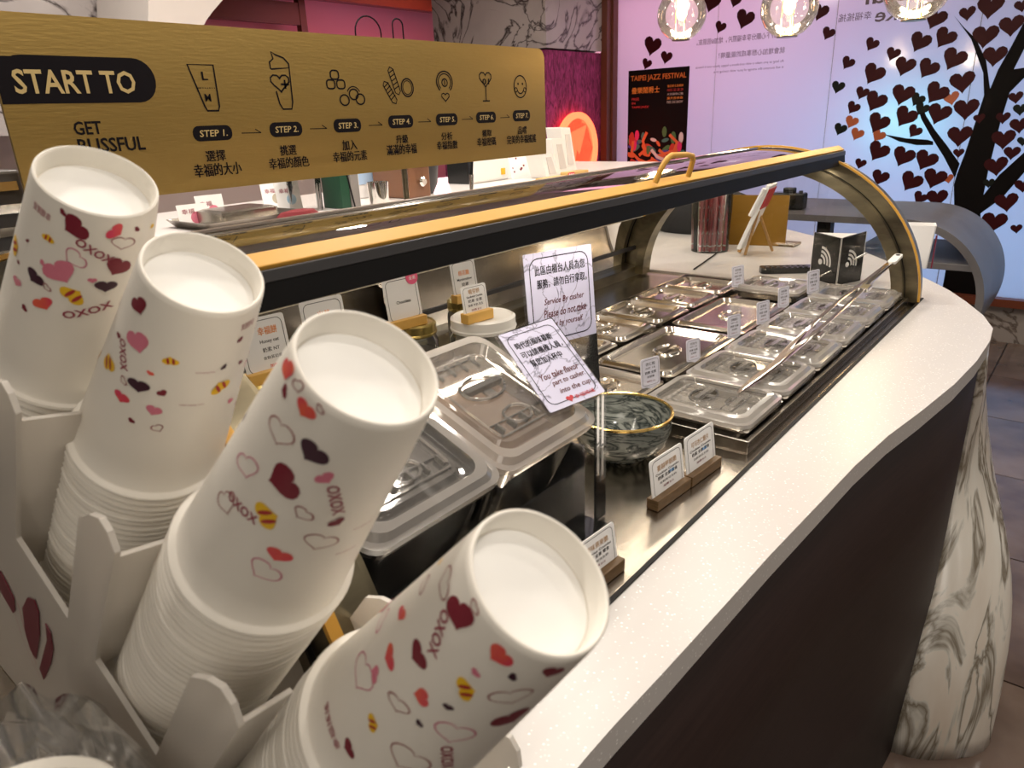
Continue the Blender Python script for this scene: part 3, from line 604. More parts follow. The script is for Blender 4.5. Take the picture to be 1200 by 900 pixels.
# ---------------- two printed signs ----------------
s1 = thing('marble_print_sign', (0, 0, 0), 'upright marble print notice saying service by casher, standing behind the other notice', 'sign')
p00 = V((.752, .590, 1.033))
F = frame(p00, (1, -.28, 0), (0, .10, 1))
L1 = [('此區由櫃台人員為您', .14, .76, .74, .10, ink, .03, 0), ('服務，請勿自行拿取。', .16, .62, .74, .10, ink, .03, 0), ('Service By casher', .24, .42, .60, .085, brown_ink, .02, .25), ('Please do not take', .22, .30, .64, .085, brown_ink, .02, .25), ('items by yourself.', .24, .17, .56, .085, brown_ink, .02, .25)]
c = card_mesh(s1, .122, .132, F, L1, border=ink, base=signmar, rad=.002)
m = MB(); m.box((.061, .028, -.0035), (.128, .215, .0012), 0, F); m.box((.061, -.088, -.004), (.128, .006, .03), 0, F); m.build('acrylic_holder', clear, s1)
s2 = thing('marble_print_sign', (0, 0, 0), 'tilted marble print notice about mousse flavor to casher, above the marble bowl', 'sign')
q = [CAM + ray(u, v) * (k / FPX) for u, v, k in ((608, 388, .80), (669, 368, .83), (707, 464, .775), (645, 484, .74))]
rt = (q[1] - q[0]); upv = (q[0] - q[3]); F = frame(q[3], rt, upv); W2 = rt.length; H2 = upv.length
L2 = [('時代的風味慕斯', .14, .76, .66, .085, ink, .03, 0), ('可以請櫃檯人員，', .14, .64, .74, .085, ink, .03, 0), ('幫您加入杯中', .20, .52, .56, .085, ink, .03, 0), ('You take flavor', .18, .34, .70, .075, brown_ink, .03, .25), ('part to casher.', .30, .235, .60, .075, brown_ink, .03, .25), ('into the cup', .34, .13, .56, .075, brown_ink, .03, .25), ('幸福搖搖', .5, .04, .36, .045, red_ink, .02, 0)]
c = card_mesh(s2, W2, H2, F, L2, border=ink, base=signmar, rad=.002)
t = MB().prism([(a * .009 + W2 * .42, b * .009 + H2 * .065) for a, b in heart()], .0004, 0, F, 0); t.build('red_heart', red_ink, c)
m = MB(); m.box((W2 / 2, H2 / 2, -.0035), (W2 + .006, H2 + .006, .0015), 0, F)
b0 = F @ V((W2 / 2, -.005, -.0032)); m.box(((b0.x + .66) / 2, b0.y + .0, (b0.z + .897) / 2), (.02, .003, b0.z - .897)); m.box((b0.x, b0.y, .898), (.06, .03, .003)); m.build('acrylic_holder', clear, s2)

# ---------------- label holders on the deck ----------------
blue_ink = mat('blue_ink', (.05, .35, .8), .5)
def holder(p, right, up, w_, h_, name_cn, label, wmat, lines=None, grp='wooden label holders', bh=.014, bd=.016, extra=None, blen=None):
    t = thing('label_holder', p, label, 'label holder', grp); r_ = V(right).normalized()
    F = frame((0, 0, bh * .6), right, up); bl = blen or w_ * 1.06
    back = V((0, 0, 1)).cross(r_)
    M = Matrix(((r_.x, back.x, 0, (r_ * w_ / 2).x), (r_.y, back.y, 0, (r_ * w_ / 2).y), (0, 0, 1, bh / 2), (0, 0, 0, 1)))
    MB().box((0, 0, 0), (bl, bd, bh), 0, M).build('wooden_block', wmat, t, bevel=.001)
    ls = lines or [(name_cn, .20, .66, .60, .14, gold_ink, .02, 0), ('Cookies Crumbs', .14, .56, .72, .055, ink, .03, 0), ('奶素 全素 葷食', .2, .44, .6, .09, ink, .05, 0), ('含麩質花生奶', .24, .33, .52, .055, ink, .02, 0), ('加價 $15', .34, .21, .32, .06, maroon, .03, 0)]
    card_mesh(t, w_, h_, F, ls, border=ink)
    if extra: extra(t, F)
    return t
def blue(t, F):
    m = MB(); put_text(m, '新品', .040, .024, .010, .004, 0, F, .02, 0, .0005); m.build('blue_text', blue_ink, t)
a_ = V((.836 - .672, -.012, 0)).normalized()
holder((.6755, .353, .8945), a_, (0, .14, 1), .072, .052, '蔓越莓穀脆', 'left of the paired white cards in walnut blocks before the marble bowl', walnut, extra=blue)
holder((.753, .3465, .8945), a_, (0, .14, 1), .072, .054, '可可杏仁脆片', 'right of the paired white cards in walnut blocks before the marble bowl', walnut, extra=blue)
holder((.490, .330, .8945), a_, (0, .14, 1), .060, .046, '原味燕麥脆', 'single white card in a walnut block beside the topmost of the nearest cups', walnut)

# ---------------- jars at the rear ----------------
jarg = thin_glass('jar_glass', (.82, .84, .80), .03, 1.4, .08)
def jar(x, y, r, h_, lidm, label, fill):
    t = thing('food_jar', (x, y, .8945), label, 'jar')
    MB().lathe([(r * .9, 0), (r, .006), (r, h_ * .78), (r * .86, h_ * .88), (r * .86, h_)], 40).build('glass_body', jarg, t)
    MB().lathe([(0, .004), (r * .88, .004), (r * .93, .01), (r * .93, h_ * .6), (0, h_ * .62)], 28).build('filling', fill, t)
    l = MB().lathe([(r * .92, h_ * .86), (r * .96, h_ * .87), (r * .96, h_ + .002), (r * .88, h_ + .005), (r * .84, h_ + .003), (0, h_ + .003)], 40).build('lid', lidm, t)
    MB().lathe([(r * .97, h_ * .885), (r * .985, h_ * .9), (r * .97, h_ * .915)], 40).build('lid_band', lidm, l); return t
goldlid = mat('gold_jar_lid', (.55, .42, .14), .25, .9)
cooky = mat('cookie_crumbs', (.10, .06, .035), .6, var=((.25, .16, .09), 60, .15)); pale = mat('pale_filling', (.6, .56, .5), .6)
P1 = ony(484, 380, .88); jar(P1.x, .88, .041, P1.z - .8945, goldlid, 'glass jar with a gold lid, carrying the white and pink card', cooky)
P2 = ony(311, 446, .86); jar(P2.x, .86, .041, P2.z - .8945, goldlid, 'leftmost gold lidded glass jar, seen between the second and third cups', cooky)
P3 = ony(546, 352, .93); jar(P3.x, .93, .038, P3.z - .8945, goldlid, 'gold lidded glass jar behind the white lidded jar', cooky)
P4 = ony(566, 372, .765); jar(P4.x, .765, .056, P4.z - .8945, whitep, 'wide glass jar with a white lid, right of the gold lidded jar', pale)
orw = mat('honey_wood', (.72, .42, .10), .4)
def on_jar(P, y, u0, v0, w_, h_, label, lines, dz=.004, right=(1, -.12, 0), extra=None, m=orw):
    p = ony(u0, v0, y - .012); q = V((p.x, y - .012, P.z + dz)); return holder(q, right, (-.12, .16, 1), w_, h_, '', label, m, lines, 'card holders standing on jars', .016, .018, extra)
pinkpk = mat('pink_sticker', (.8, .10, .22), .5)
cl_ = [('杏仁可可', .28, .62, .46, .13, white, .02, 0), ('Chocolate', .3, .42, .42, .07, ink, .02, 0)]
def pinkspot(t, F):
    m = MB(); m.prism(circ(.058, .070, .012), .001, 0, F, .0005); o = m.build('pink_sticker', pinkpk, t); m = MB(); put_text(m, '全素', .051, .066, .014, .006, 0, F, .02, 0, .0018); m.build('sticker_text', white, o)
on_jar(P1, .88, 457, 384, .068, .074, 'white card with a pink round sticker, in honey wood on a gold jar', cl_, extra=pinkspot)
on_jar(P2, .86, 290, 440, .068, .078, 'leftmost white card, in honey wood on a gold jar lid', [('幸福餅', .4, .68, .4, .14, orange_ink, .03, 0), ('Honey oat', .4, .52, .4, .08, ink, .02, 0), ('奶素 NT', .42, .38, .36, .08, ink, .02, 0), ('含麩質奶蛋', .4, .25, .4, .06, ink, .0, 0), ('加價 15', .5, .10, .3, .06, magp, .03, 0)])
on_jar(P4, .765, 545, 375, .052, .048, 'small white card with black print, in honey wood on the white jar lid', [('嚼芽餅', .28, .72, .44, .16, gold_ink, .04, 0), ('Sandwich Cookie', .18, .60, .64, .07, ink, .04, 0), ('奶素 全素', .22, .45, .56, .1, ink, .04, 0), ('堅果 牛奶 花生', .2, .31, .6, .08, ink, .03, 0), ('加價 $15', .3, .16, .4, .07, maroon, .03, 0)])
on_jar(P3, .93, 533, 348, .060, .068, 'white card with orange print, on the jar behind the white lidded one', [('棉花糖', .28, .58, .44, .14, orange_ink, .03, 0), ('Marshmallow', .2, .44, .6, .07, ink, .02, 0), ('奶素', .36, .28, .28, .1, ink, .02, 0)])
P5 = ony(385, 405, .87); jar(P5.x, .87, .041, P5.z - .8945 - .02, goldlid, 'gold lidded glass jar hidden behind the third cup stack', cooky)
on_jar(V((P5.x, .87, P5.z - .02)), .87, 362, 410, .070, .082, 'white card with pink print, half hidden behind the top of the third cup', [('米菓', .36, .62, .3, .16, orange_ink, .03, 0), ('Rice cracker', .24, .42, .5, .07, ink, .02, 0)])

# ---------------- cups ----------------
AX = V((0.06883, -0.61294, 0.78712)).normalized(); E1 = V((-.9962, 0, .0871)); E2 = AX.cross(E1) * -1
E1 = AX.cross(V((0, 1, 0))).normalized(); E2 = AX.cross(E1)
HC, RB, RM = .1431, .030, .0428
# cup frame: local -Z runs from base (top, inverted) to mouth; local x = E1, y = E2, z = AX
def cup_mesh():
    mb = MB(); s = .0007
    rad = lambda h: RB + (RM - RB) * h / HC
    prof = [(RB - .0022, -.0125), (RB - .0020, -.001), (RB - .0012, 0), (RB - .0002, -.0006)]
    prof += [(rad(h), -h) for h in (.004, .02, .04, .06, .08, .10, .12, .138)]
    prof += [(RM + .0004, -.1392), (RM + .0028, -.1398), (RM + .0037, -.1414), (RM + .0028, -.1430), (RM + .0004, -.1434), (RM - .0008, -.1425)]
    prof += [(rad(h) - .0009, -h) for h in (.138, .09, .04, .012)]
    mb.lathe(prof, 56); return mb
cupme = None
def heart_print(mb, th, h, kind, s):
    mi = {'M': 0, 'D': 1, 'P': 2, 'G': 3, 'Y': 4, 'O': 5, 'Q': 6}[kind]; rot = rnd.uniform(-1.0, 1.0) + (PI if kind in 'Y' else 0)
    sx = s * rnd.uniform(.92, 1.08); sy = s * rnd.uniform(.72, .95); hh = heart(24, 1); ca, sa = math.cos(rot), math.sin(rot)
    def mp(x, y, e=.00035):
        a = x * ca - y * sa; b = x * sa + y * ca; H_ = h - b; r = RB + (RM - RB) * H_ / HC + e; t = th + a / r
        return (r * math.cos(t), r * math.sin(t), -H_)
    lo, hi = -.0015, HC - .008
    if h < s * .55: h = s * .55
    if kind in 'OQ':
        wd = .0008; inn = [mp(x * (sx - 2 * wd) , y * (sy - 2 * wd)) for x, y in hh]; ou = [mp(x * sx, y * sy) for x, y in hh]; n = len(hh)
        mb.add(ou + inn, [(i, (i + 1) % n, n + (i + 1) % n, n + i) for i in range(n)], mi)
    else:
        n = len(hh); vs = [mp(0, .05 * sy)]; ks = (.4, .72, 1)
        for k in ks: vs += [mp(x * sx * k, y * sy * k) for x, y in hh]
        fs = [(0, 1 + i, 1 + (i + 1) % n) for i in range(n)]
        for j in range(2): fs += [(1 + j * n + i, 1 + j * n + n + i, 1 + j * n + n + (i + 1) % n, 1 + j * n + (i + 1) % n) for i in range(n)]
        mb.add(vs, fs, mi)
        if kind == 'Y' and s > .006:
            for o_ in (-.18, .14):
                st = [mp(x * sx * .16 + o_ * sx, y * sy * .62 + .03 * sy, .00055) for x, y in circ(0, 0, .5, 14)]; mb.add(st, [tuple(range(14))], 7)
def text_print(mb, s, th, h, w_, hh, mi, rot=0, mir=False):
    vs, fs, tw, t_h = text_data(s, .02 if s[0] == 'O' else 0, 0); ca, sa = math.cos(rot), math.sin(rot); out = []
    for x, y in vs:
        x = (x / tw - .5) * w_; y = (y / t_h - .5) * hh; a = x * ca - y * sa; b = x * sa + y * ca
        H_ = h - b; r = RB + (RM - RB) * H_ / HC + .0004; t = th + a / r; out.append((r * math.cos(t), r * math.sin(t), -H_))
    mb.add(out, fs, mi)
PR = [
[(0.88,11,'M',12),(1.49,9,'G',7),(1.64,17,'O',11),(1.23,23,'T',19),(0.53,24,'Y',5),(0.32,12,'S',13),(0.67,5,'M',3),(1.61,33,'M',12),(0.96,30,'Q',11),(0.8,42,'P',14),(0.45,53,'D',8),(0.66,67,'G',8),(1.04,54,'Y',12),(1.47,46,'D',8),(1.27,64,'T',24),(-0.11,47,'Y',8),(1.26,42,'P',3),(0.15,65,'P',5),(0.39,77,'M',3),(0.18,35,'M',2),(0.08,53,'M',2),(1.86,9,'M',3),(0.66,55,'O',4),(0.52,41,'P',3)],
[(0.11,16,'M',10),(0.31,35,'P',13),(-0.09,63,'Y',10),(0.15,49,'T',16),(0.85,35,'Y',6),(0.54,60,'D',8),(0.64,48,'G',3),(0.36,74,'G',7),(0.84,72,'P',6),(0.88,58,'M',4),(1.7,53,'Y',8),(1.86,21,'M',3),(2.03,41,'M',3),(0.96,84,'O',5),(0.6,85,'M',3),(2.03,72,'P',4),(1.96,12,'S',11),(1.38,40,'s',10),(1.32,64,'s',13),(-0.08,43,'M',3),(0.3,63,'O',4),(1.67,38,'D',3)],
[(0.4,45,'M',15),(0.54,24,'D',10),(0.81,33,'P',6),(0.45,66,'Y',11),(0.21,9,'G',7),(0.08,27,'O',12),(-0.08,55,'Q',13),(-0.03,4,'O',5),(1.13,72,'O',13),(0.78,56,'O',7),(1.2,58,'M',5),(0.77,85,'G',9),(0.71,98,'Q',13),(-0.07,80,'O',12),(0.14,73,'T',16),(1.05,44,'T',17),(-0.34,6,'G',7),(-0.18,12,'M',4),(1.64,66,'s',11),(1.56,83,'s',11),(0.36,4,'O',3)],
[(-0.23,13,'M',12),(-0.21,43,'M',9),(0.4,10,'G',9),(0.42,34,'Y',9),(0.14,54,'G',6),(-0.42,61,'G',9),(-0.39,74,'P',5),(0.04,68,'O',8),(0.69,61,'Q',14),(0.88,28,'O',13),(1.16,45,'M',12),(0.01,88,'Y',6),(0.68,16,'D',3),(0.42,48,'D',3),(0.33,66,'D',3),(-0.49,84,'Q',17),(-0.23,27,'T',18),(0.86,79,'T',18),(1.07,9,'M',7),(0.35,24,'P',3),(-0.28,118,'S',22),(-0.69,17,'O',10),(-0.78,50,'G',6),(0.53,90,'O',16),(-0.18,4,'O',4),(0.02,112,'M',6)]]
tops = [(.1685, .424, 1.3172), (.1788, .3482, 1.2735), (.1667, .2105, 1.2525), (.1743, .1348, 1.1815)]
names = ['leftmost cup stack', 'second cup stack from the left', 'third cup stack from the left', 'rightmost and nearest cup stack']
MX = Matrix(((E1.x, E2.x, AX.x, 0), (E1.y, E2.y, AX.y, 0), (E1.z, E2.z, AX.z, 0), (0, 0, 0, 1)))
gapmm = .0057
for k, (tp, nmk) in enumerate(zip(tops, names)):
    M0 = Matrix.Translation(V(tp)) @ MX
    t = thing('paper_cup', tp, 'upside-down white paper cup with heart print, topmost of the ' + nmk, 'cup', 'printed cups topping the stacks'); t.matrix_world = M0
    if cupme is None:
        o = cup_mesh().build('cup_wall', papr, t); cupme = o.data
    else: o = bpy.data.objects.new('cup_wall', cupme); COL.objects.link(o); o.parent = t
    MB().lathe([(RB - .0021, -.0122), (RB - .004, -.0117), (0, -.0115)], 56).build('cup_base', cupdisc, t)
    mb = MB(); used = [(a, b / 1000, c / 1000) for a, b, _, c in PR[k]]
    for th, h, kd, s in PR[k]:
        if kd == 'T': text_print(mb, 'OXOX', th, h / 1000, s / 1000 * 1.1, .0052, 8, [-.75, .25, -1.1, .1][(h + k) % 4] if k else (-.5 if h < 30 else .45))
        elif kd == 'S': text_print(mb, '幸福搖搖', th, h / 1000, s / 1000 * .9, .0045, 8, PI)
        elif kd == 's': text_print(mb, 'www blissful shake', th, h / 1000, s / 1000, .0012, 8, PI)
        else: heart_print(mb, th, h / 1000, kd, s / 1000 * (1.25 if s > 8 else 1.5))
    for _ in range(60):   # the rest of the wrap-around print
        th = rnd.uniform(0, 2 * PI); h = rnd.uniform(.010, .10); s = rnd.choice((.003, .004, .006, .009, .012))
        vis = (-.6 < (th + PI) % (2 * PI) - PI < 2.15)
        if vis or any(abs((th - a + PI) % (2 * PI) - PI) * .036 < (s + c) * .55 and abs(h - b) < (s + c) * .55 for a, b, c in used): continue
        used.append((th, h, s)); heart_print(mb, th, h, rnd.choice('MDPGYOQ'), s)
    mb.build('printed_hearts', [maroon, dkpur, pinkp, magp, yelp, outb, outp, mat('yellow_stripe_print', (.40, .02, .02), .45) if k == 0 else bpy.data.materials['yellow_stripe_print'], txtm], t)
    nn_ = (29, 27, 28, 24)[k]
    for j in range(1, nn_):
        g = 'plain nested cups of the ' + nmk
        c = bpy.data.objects.new('paper_cup', cupme); COL.objects.link(c)
        off = V((rnd.uniform(-.0003, .0003), rnd.uniform(-.0003, .0003), 0)); c.matrix_world = Matrix.Translation(V(tp) - AX * (gapmm * j + .0004)) @ MX @ Matrix.Translation(off)
        tag(c, 'white paper cup nested below the top one in the ' + nmk, 'cup', g)

# ---------------- cup rack ----------------
rk = thing('cup_rack', (.17, .4, .894), 'white translucent slanted cup rack with round-topped fins holding the four cup stacks', 'cup rack')
inv = Matrix.Translation((-.17, -.4, -.894))
sl = V((.876, .483)).normalized(); av = V((-.613, .787)).normalized(); b0 = V((.345, 1.0226)); st = .101; XN = .098
def side(x, name, fl=1.0):
    pts = [(.80, .896), (.80, 1.205)]
    for k in range(3, -2, -1):
        L0 = b0 + sl * (st * k)                    # left foot of the fin (upper side)
        R0 = L0 - sl * .033
        T = R0 + av * .132 * fl; T2 = L0 + av * .120 * fl
        pts.append((L0.x, L0.y)); pts.append((T2.x, T2.y))
        m_ = (T + T2) / 2
        for a in (.25, .5, .75): p = T2.lerp(T, a) + av * (.016 * math.sin(a * PI)); pts.append((p.x, p.y))
        pts.append((T.x, T.y)); pts.append((R0.x, R0.y))
    pts.append((.24, .896))
    pts = [p for p in pts]
    mb = MB(); M = inv @ Matrix(((0, 0, 1, x), (1, 0, 0, 0), (0, 1, 0, 0), (0, 0, 0, 1)))
    pts[1] = (.80, 1.24); mb.prism(pts, .003, 0, M); return mb.build(name, rack, rk, bevel=.0008)
sp = side(XN, 'side_panel'); side(.224, 'side_panel', .42)
dv = MB().add([], [])
d0 = None
for k in range(-1, 4):
    for xs, sg in ((XN + .0035, 1), (.2235, -1)):
        L0 = b0 + sl * (st * k) - sl * .031; w_ = .030 * sg; dh = .122 if sg > 0 else .05
        mb = MB(); a = V((.0, L0.x, L0.y)); e = V((0, av.x, av.y)); nrm = V((0, sl.x, sl.y)) * .0025
        c_ = [V((xs, L0.x, L0.y)), V((xs + w_, L0.x, L0.y)), V((xs + w_, L0.x, L0.y)) + e * (dh - .010), V((xs, L0.x, L0.y)) + e * dh]
        down = -e * .05
        c_[0] += down; c_[1] += down
        vs = [p for p in c_] + [p + nrm for p in c_]
        mb.add(vs, [(0, 1, 2, 3), (7, 6, 5, 4), (0, 4, 5, 1), (1, 5, 6, 2), (2, 6, 7, 3), (3, 7, 4, 0)], 0, False, inv); mb.build('divider', rack, rk)
# floor plate of the rack that the stacks stand on
bp = MB(); zc = []
for k in range(4):
    pass
lowc = [V(tops[k]) - AX * (HC + gapmm * ((29, 27, 28, 24)[k] - 1) + .003) for k in range(4)]
for k, c in enumerate(lowc):
    M = inv @ Matrix.Translation(c) @ MX; MB().box((.004, 0, 0), (.076, .086, .003), 0, M).build('stack_plate', rack, rk)
# leaf-shaped maroon mark on the side panel
F = inv @ frame((XN - .0006, 0, 0), (0, -1, 0), (0, 0, 1)); mk = MB()
def pxs(l): return [(-onx(u, v, XN - .0006).y, onx(u, v, XN - .0006).z) for u, v in l]
mk.prism(pxs([(27, 712), (33, 700), (41, 703), (46, 718), (47, 745), (43, 772), (36, 760), (30, 738)]), .0006, 0, F)
mk.prism(pxs([(54, 730), (60, 742), (63, 762), (60, 778), (52, 796), (47, 783), (52, 765), (56, 750)]), .0006, 0, F)
mk.prism(pxs([(0, 668), (9, 684), (17, 702), (18, 715), (16, 718), (8, 704), (0, 690)]), .0006, 0, F)
mk.build('maroon_mark', mat('maroon_leaf', (.16, .01, .03), .4), sp)
o = MB(); stroke(o, pxs([(17, 712), (27, 745), (38, 772), (50, 796)]), .0007, False, 0, F, .0008); stroke(o, pxs([(22, 705), (26, 720), (33, 748), (44, 778)]), .0012, False, 0, F, .0008); o.build('mark_outline', mat('maroon_line', (.4, .1, .12), .4), sp)

# ---------------- bag and cup at the lower left ----------------
base = CAM + ray(50, 820) * (.30 / FPX)
bg = thing('plastic_bag', (.058, .335, 1.003), 'crinkled clear plastic bag with small white pieces beside the cup rack', 'bag')
bagm = thin_glass('bag_plastic', (.94, .92, .90), .10, 1.5, .22, (.80, .76, .70))
m = MB(); rr = []
for j, (z, s) in enumerate(((-.10, .8), (-.05, 1.0), (0, 1.0), (.04, .9), (.065, .6), (.075, .2))):
    loop = []
    for i in range(40):
        a = 2 * PI * i / 40; k = s * (1 + .07 * math.sin(5 * a + j * 1.7) + .05 * math.sin(11 * a + j * 2.9)); loop.append((.036 * k * math.cos(a), .095 * k * math.sin(a), z + .006 * math.sin(7 * a + j) * s))
    rr.append(loop)
m.rings(rr, 0, None, True, True, True); m.build('bag_film', bagm, bg)
cubem = mat('white_cube_pieces', (.82, .80, .78), .3, sss=.3)
for i, (dx, dy, dz) in enumerate(((-.02, -.03, .048), (-.022, .0, .045), (-.01, .03, .04), (.01, -.02, .05), (.0, .05, .03), (-.02, -.055, .04), (.012, .01, .046))):
    M = Matrix.Translation((dx, dy, dz - .012)) @ Matrix.Rotation(rnd.uniform(0, 3), 4, 'Z') @ Matrix.Rotation(rnd.uniform(0, 1), 4, 'X'); MB().box((0, 0, 0), (.013, .012, .010), 0, M).build('white_piece', cubem, bg, bevel=.002)
cpos = CAM + ray(-5, 1000) * (.27 / FPX)
c = thing('paper_cup', cpos, 'white paper cup cut by the bottom left corner, only its rim showing', 'cup'); 
MB().lathe([(RM + .001, 0), (RM + .0028, -.0015), (RM + .002, -.003), (RM - .001, -.003), (RB, -.14), (RB - .002, -.14), (RM - .002, -.003)], 48, 0, None, True, True).build('cup_wall', papr, c)
MB().lathe([(0, -.130), (RB, -.130)], 30).build('cup_base', cupdisc, c)

# ---------------- brass step sign ----------------
SY = 1.10
sg = thing('brass_sign', (0, SY, 0), 'large brushed brass board with black seven step ordering guide above the case', 'sign')
def sp_(u, v): p = ony(u, v, SY); return (p.x, p.z)
zt, zb = 1.487, 1.252; x0 = .345; x1 = 1.487; rr_ = .022
poly = [(x0, zb), (x1, zb), (x1, zt - rr_)] + [(x1 - rr_ + rr_ * math.cos(a), zt - rr_ + rr_ * math.sin(a)) for a in (R(22), R(45), R(67))] + [(x1 - rr_, zt), (x0, zt)]
SF = Matrix(((1, 0, 0, 0), (0, 0, -1, 0), (0, 1, 0, 0), (0, 0, 0, 1)))   # x right, y up, normal -Y
MB().prism(poly, .006, 0, SF, -.006).build('board', brass, sg, bevel=.0008)
def rr_box(mb, u0, v0, u1, v1, mi, z=.0005, rad=.5):
    a, b = sp_(u0, (v0 + v1) / 2), sp_(u1, (v0 + v1) / 2); um = (u0 + u1) / 2; t, d = sp_(um, v0)[1], sp_(um, v1)[1]; w_ = b[0] - a[0]; h_ = t - d
    mb.prism([(x + (a[0] + b[0]) / 2, y + (t + d) / 2) for x, y, _ in rrect(w_, h_, h_ * rad, n=6)], .0006, mi, SF, z - .0005); return (a[0], d, w_, h_)
def tbox(mb, s, u0, v0, u1, v1, mi, bold=.03, z=.0007, shear=0):
    um = (u0 + u1) / 2; xa = sp_(u0, (v0 + v1) / 2)[0]; xb = sp_(u1, (v0 + v1) / 2)[0]; t = sp_(um, v0)[1]; d = sp_(um, v1)[1]
    put_text(mb, s, xa, d, xb - xa, t - d, mi, SF, bold, shear, z)
bi = MB(); gi = MB()
a = sp_(-30, 94); rr_box(bi, 0, 66, 182, 121, 0, rad=.49); bi.prism([(x0 + .001, sp_(0, 65.6)[1]), (x0 + .001, sp_(0, 122.4)[1]), (sp_(60, 120)[0], sp_(80, 121)[1]), (sp_(60, 70)[0], sp_(80, 66.5)[1])], .00062, 0, SF, 0)
bi.build('black_pill', ink, sg)
goldl = mat('gold_letter', (.62, .46, .2), .45, .3); tbox(gi, 'START TO', 15, 82, 158, 110, 0, .03, .0012); gi.build('gold_lettering', goldl, sg)
ti = MB(); tbox(ti, 'GET', 86, 142, 119, 158, 0, .03); tbox(ti, 'BLISSFUL', 91, 161, 170, 178, 0, .03); ti.build('black_lettering', ink, sg)
steps = [((226,147,272,165),'STEP 1.',('選擇',241,176,264,189),('幸福的大小',227,191,283,206)), ((316,143,354,160),'STEP 2.',('挑選',328,170,347,182),('幸福的顏色',315,184,362,197)), ((391,139,423,155),'STEP 3.',('加入',401,164,418,176),('幸福的元素',390,177,430,189)), ((455,135,484,150),'STEP 4.',('升級',464,158,478,168),('滿滿的幸福',453,169,488,181)), ((511,133,536,147),'STEP 5.',('分析',517,155,530,164),('幸福指數',512,165,536,175)), ((558,131,581,144),'STEP 6.',('獲取',565,152,576,160),('幸福密碼',559,161,581,171)), ((601,129,621,142),'STEP 7.',('品嚐',607,148,617,157),('完美的幸福搖搖',594,158,628,168))]
for (a, b, c, d), s, l1, l2 in steps:
    pi = MB(); gi = MB(); ti = MB(); rr_box(pi, a, b, c, d, 0, rad=.45); h_ = (d - b) * .28; w_ = (c - a) * .16
    tbox(gi, s, a + w_, b + h_, c - w_ * .8, d - h_, 0, .02, .0012, .1)
    tbox(ti, l1[0], *l1[1:], 0, .045); tbox(ti, l2[0], *l2[1:], 0, .045)
    pl_ = pi.build('black_pill', ink, sg); gi.build('gold_lettering', goldl, pl_); ti.build('black_lettering', ink, sg)
ic = MB()
def icon(u0, v0, u1, v1):
    xa = sp_(u0, (v0 + v1) / 2)[0]; xb = sp_(u1, (v0 + v1) / 2)[0]; um = (u0 + u1) / 2; t = sp_(um, v0)[1]; d = sp_(um, v1)[1]
    return lambda l: [(xa + x * (xb - xa), d + y * (t - d)) for x, y in l]
lw = .0027
for u in ((283, 156, 306), (363, 151, 383), (432, 147, 448), (490, 143, 505), (541, 140, 554), (586, 138, 597)):
    ic = MB(); a, b = sp_(u[0], u[1]), sp_(u[2], u[1] - .5); stroke(ic, [a, b], .0014, False, 0, SF); stroke(ic, [b, (b[0] - .010, b[1] + .006)], .0014, False, 0, SF); ic.build('arrow', ink, sg)
ic = MB(); f = icon(224, 76, 254, 130); stroke(ic, f([(0, 1), (1, 1), (.98, .1), (.92, 0), (.48, 0), (.40, .1)]), lw, True, 0, SF); stroke(ic, f([(.24, .5), (.34, .5)]), .001, False, 0, SF)
for q_ in range(8): stroke(ic, f([(.25 + q_ * .09, .5), (.29 + q_ * .09, .5)]), .0012, False, 0, SF)
tbox(ic, 'L', 236, 84, 243, 94, 0, .03); tbox(ic, 'M', 240, 110, 247, 119, 0, .03)
ic.build('line_icon', ink, sg); ic = MB(); f = icon(316, 61, 342, 128); stroke(ic, f([(.12, .70), (.95, .73), (.90, .12), (.82, .0), (.42, 0), (.30, .10), (.22, .32)]), lw, False, 0, SF)
stroke(ic, f([(.12, .70), (.10, .82), (.28, .88), (.22, 1.0), (.40, .95), (.75, .90), (.95, .80), (.95, .73)]), lw, False, 0, SF)
stroke(ic, f([(.45 + x * .85, .46 + y * .34) for x, y in heart(18)]), lw, True, 0, SF); stroke(ic, f([(.48, .44), (.84, .44)]), lw * 1.2, False, 0, SF); stroke(ic, f([(.66, .36), (.66, .52)]), lw * 1.2, False, 0, SF)
ic.build('line_icon', ink, sg); ic = MB(); f = icon(383, 82, 424, 124)
for cx, cy in ((.25, .86), (.12, .60), (.40, .60)): stroke(ic, f([(cx + x * .9, cy + y) for x, y, _ in rrect(.25, .24, .08, n=3)]), lw, True, 0, SF)
for cx, cy in ((.46, .16), (.74, .32), (.92, .18)): stroke(ic, f(circ(cx, cy, .13, 14, ry=.15)), lw, True, 0, SF)
stroke(ic, f(circ(.74, .32, .19, 10, R(20), R(160), ry=.22, full=False)), lw * .7, False, 0, SF)
ic.build('line_icon', ink, sg); ic = MB(); f = icon(448, 80, 484, 121)
for (ax_, ay, bx_, by) in ((.10, .55, .35, .06), (.30, .95, .48, .32)):
    d_ = V((bx_ - ax_, by - ay)).normalized(); n_ = V((-d_.y, d_.x)) * .085
    stroke(ic, f([(ax_ + n_.x, ay + n_.y), (bx_ + n_.x, by + n_.y), (bx_ + d_.x * .08, by + d_.y * .08), (bx_ - n_.x, by - n_.y), (ax_ - n_.x, ay - n_.y), (ax_ - d_.x * .08, ay - d_.y * .08)]), lw * .8, True, 0, SF)
    for k in range(5): q_ = (k + .6) / 5.5; cx, cy = ax_ + (bx_ - ax_) * q_, ay + (by - ay) * q_; stroke(ic, f([(cx - n_.x, cy - n_.y), (cx + n_.x, cy + n_.y + .06)]), lw * .7, False, 0, SF)
stroke(ic, f(circ(.80, .45, .20, 18, ry=.26)), lw, True, 0, SF); stroke(ic, f(circ(.80, .45, .15, 18, ry=.20)), lw * .6, True, 0, SF)
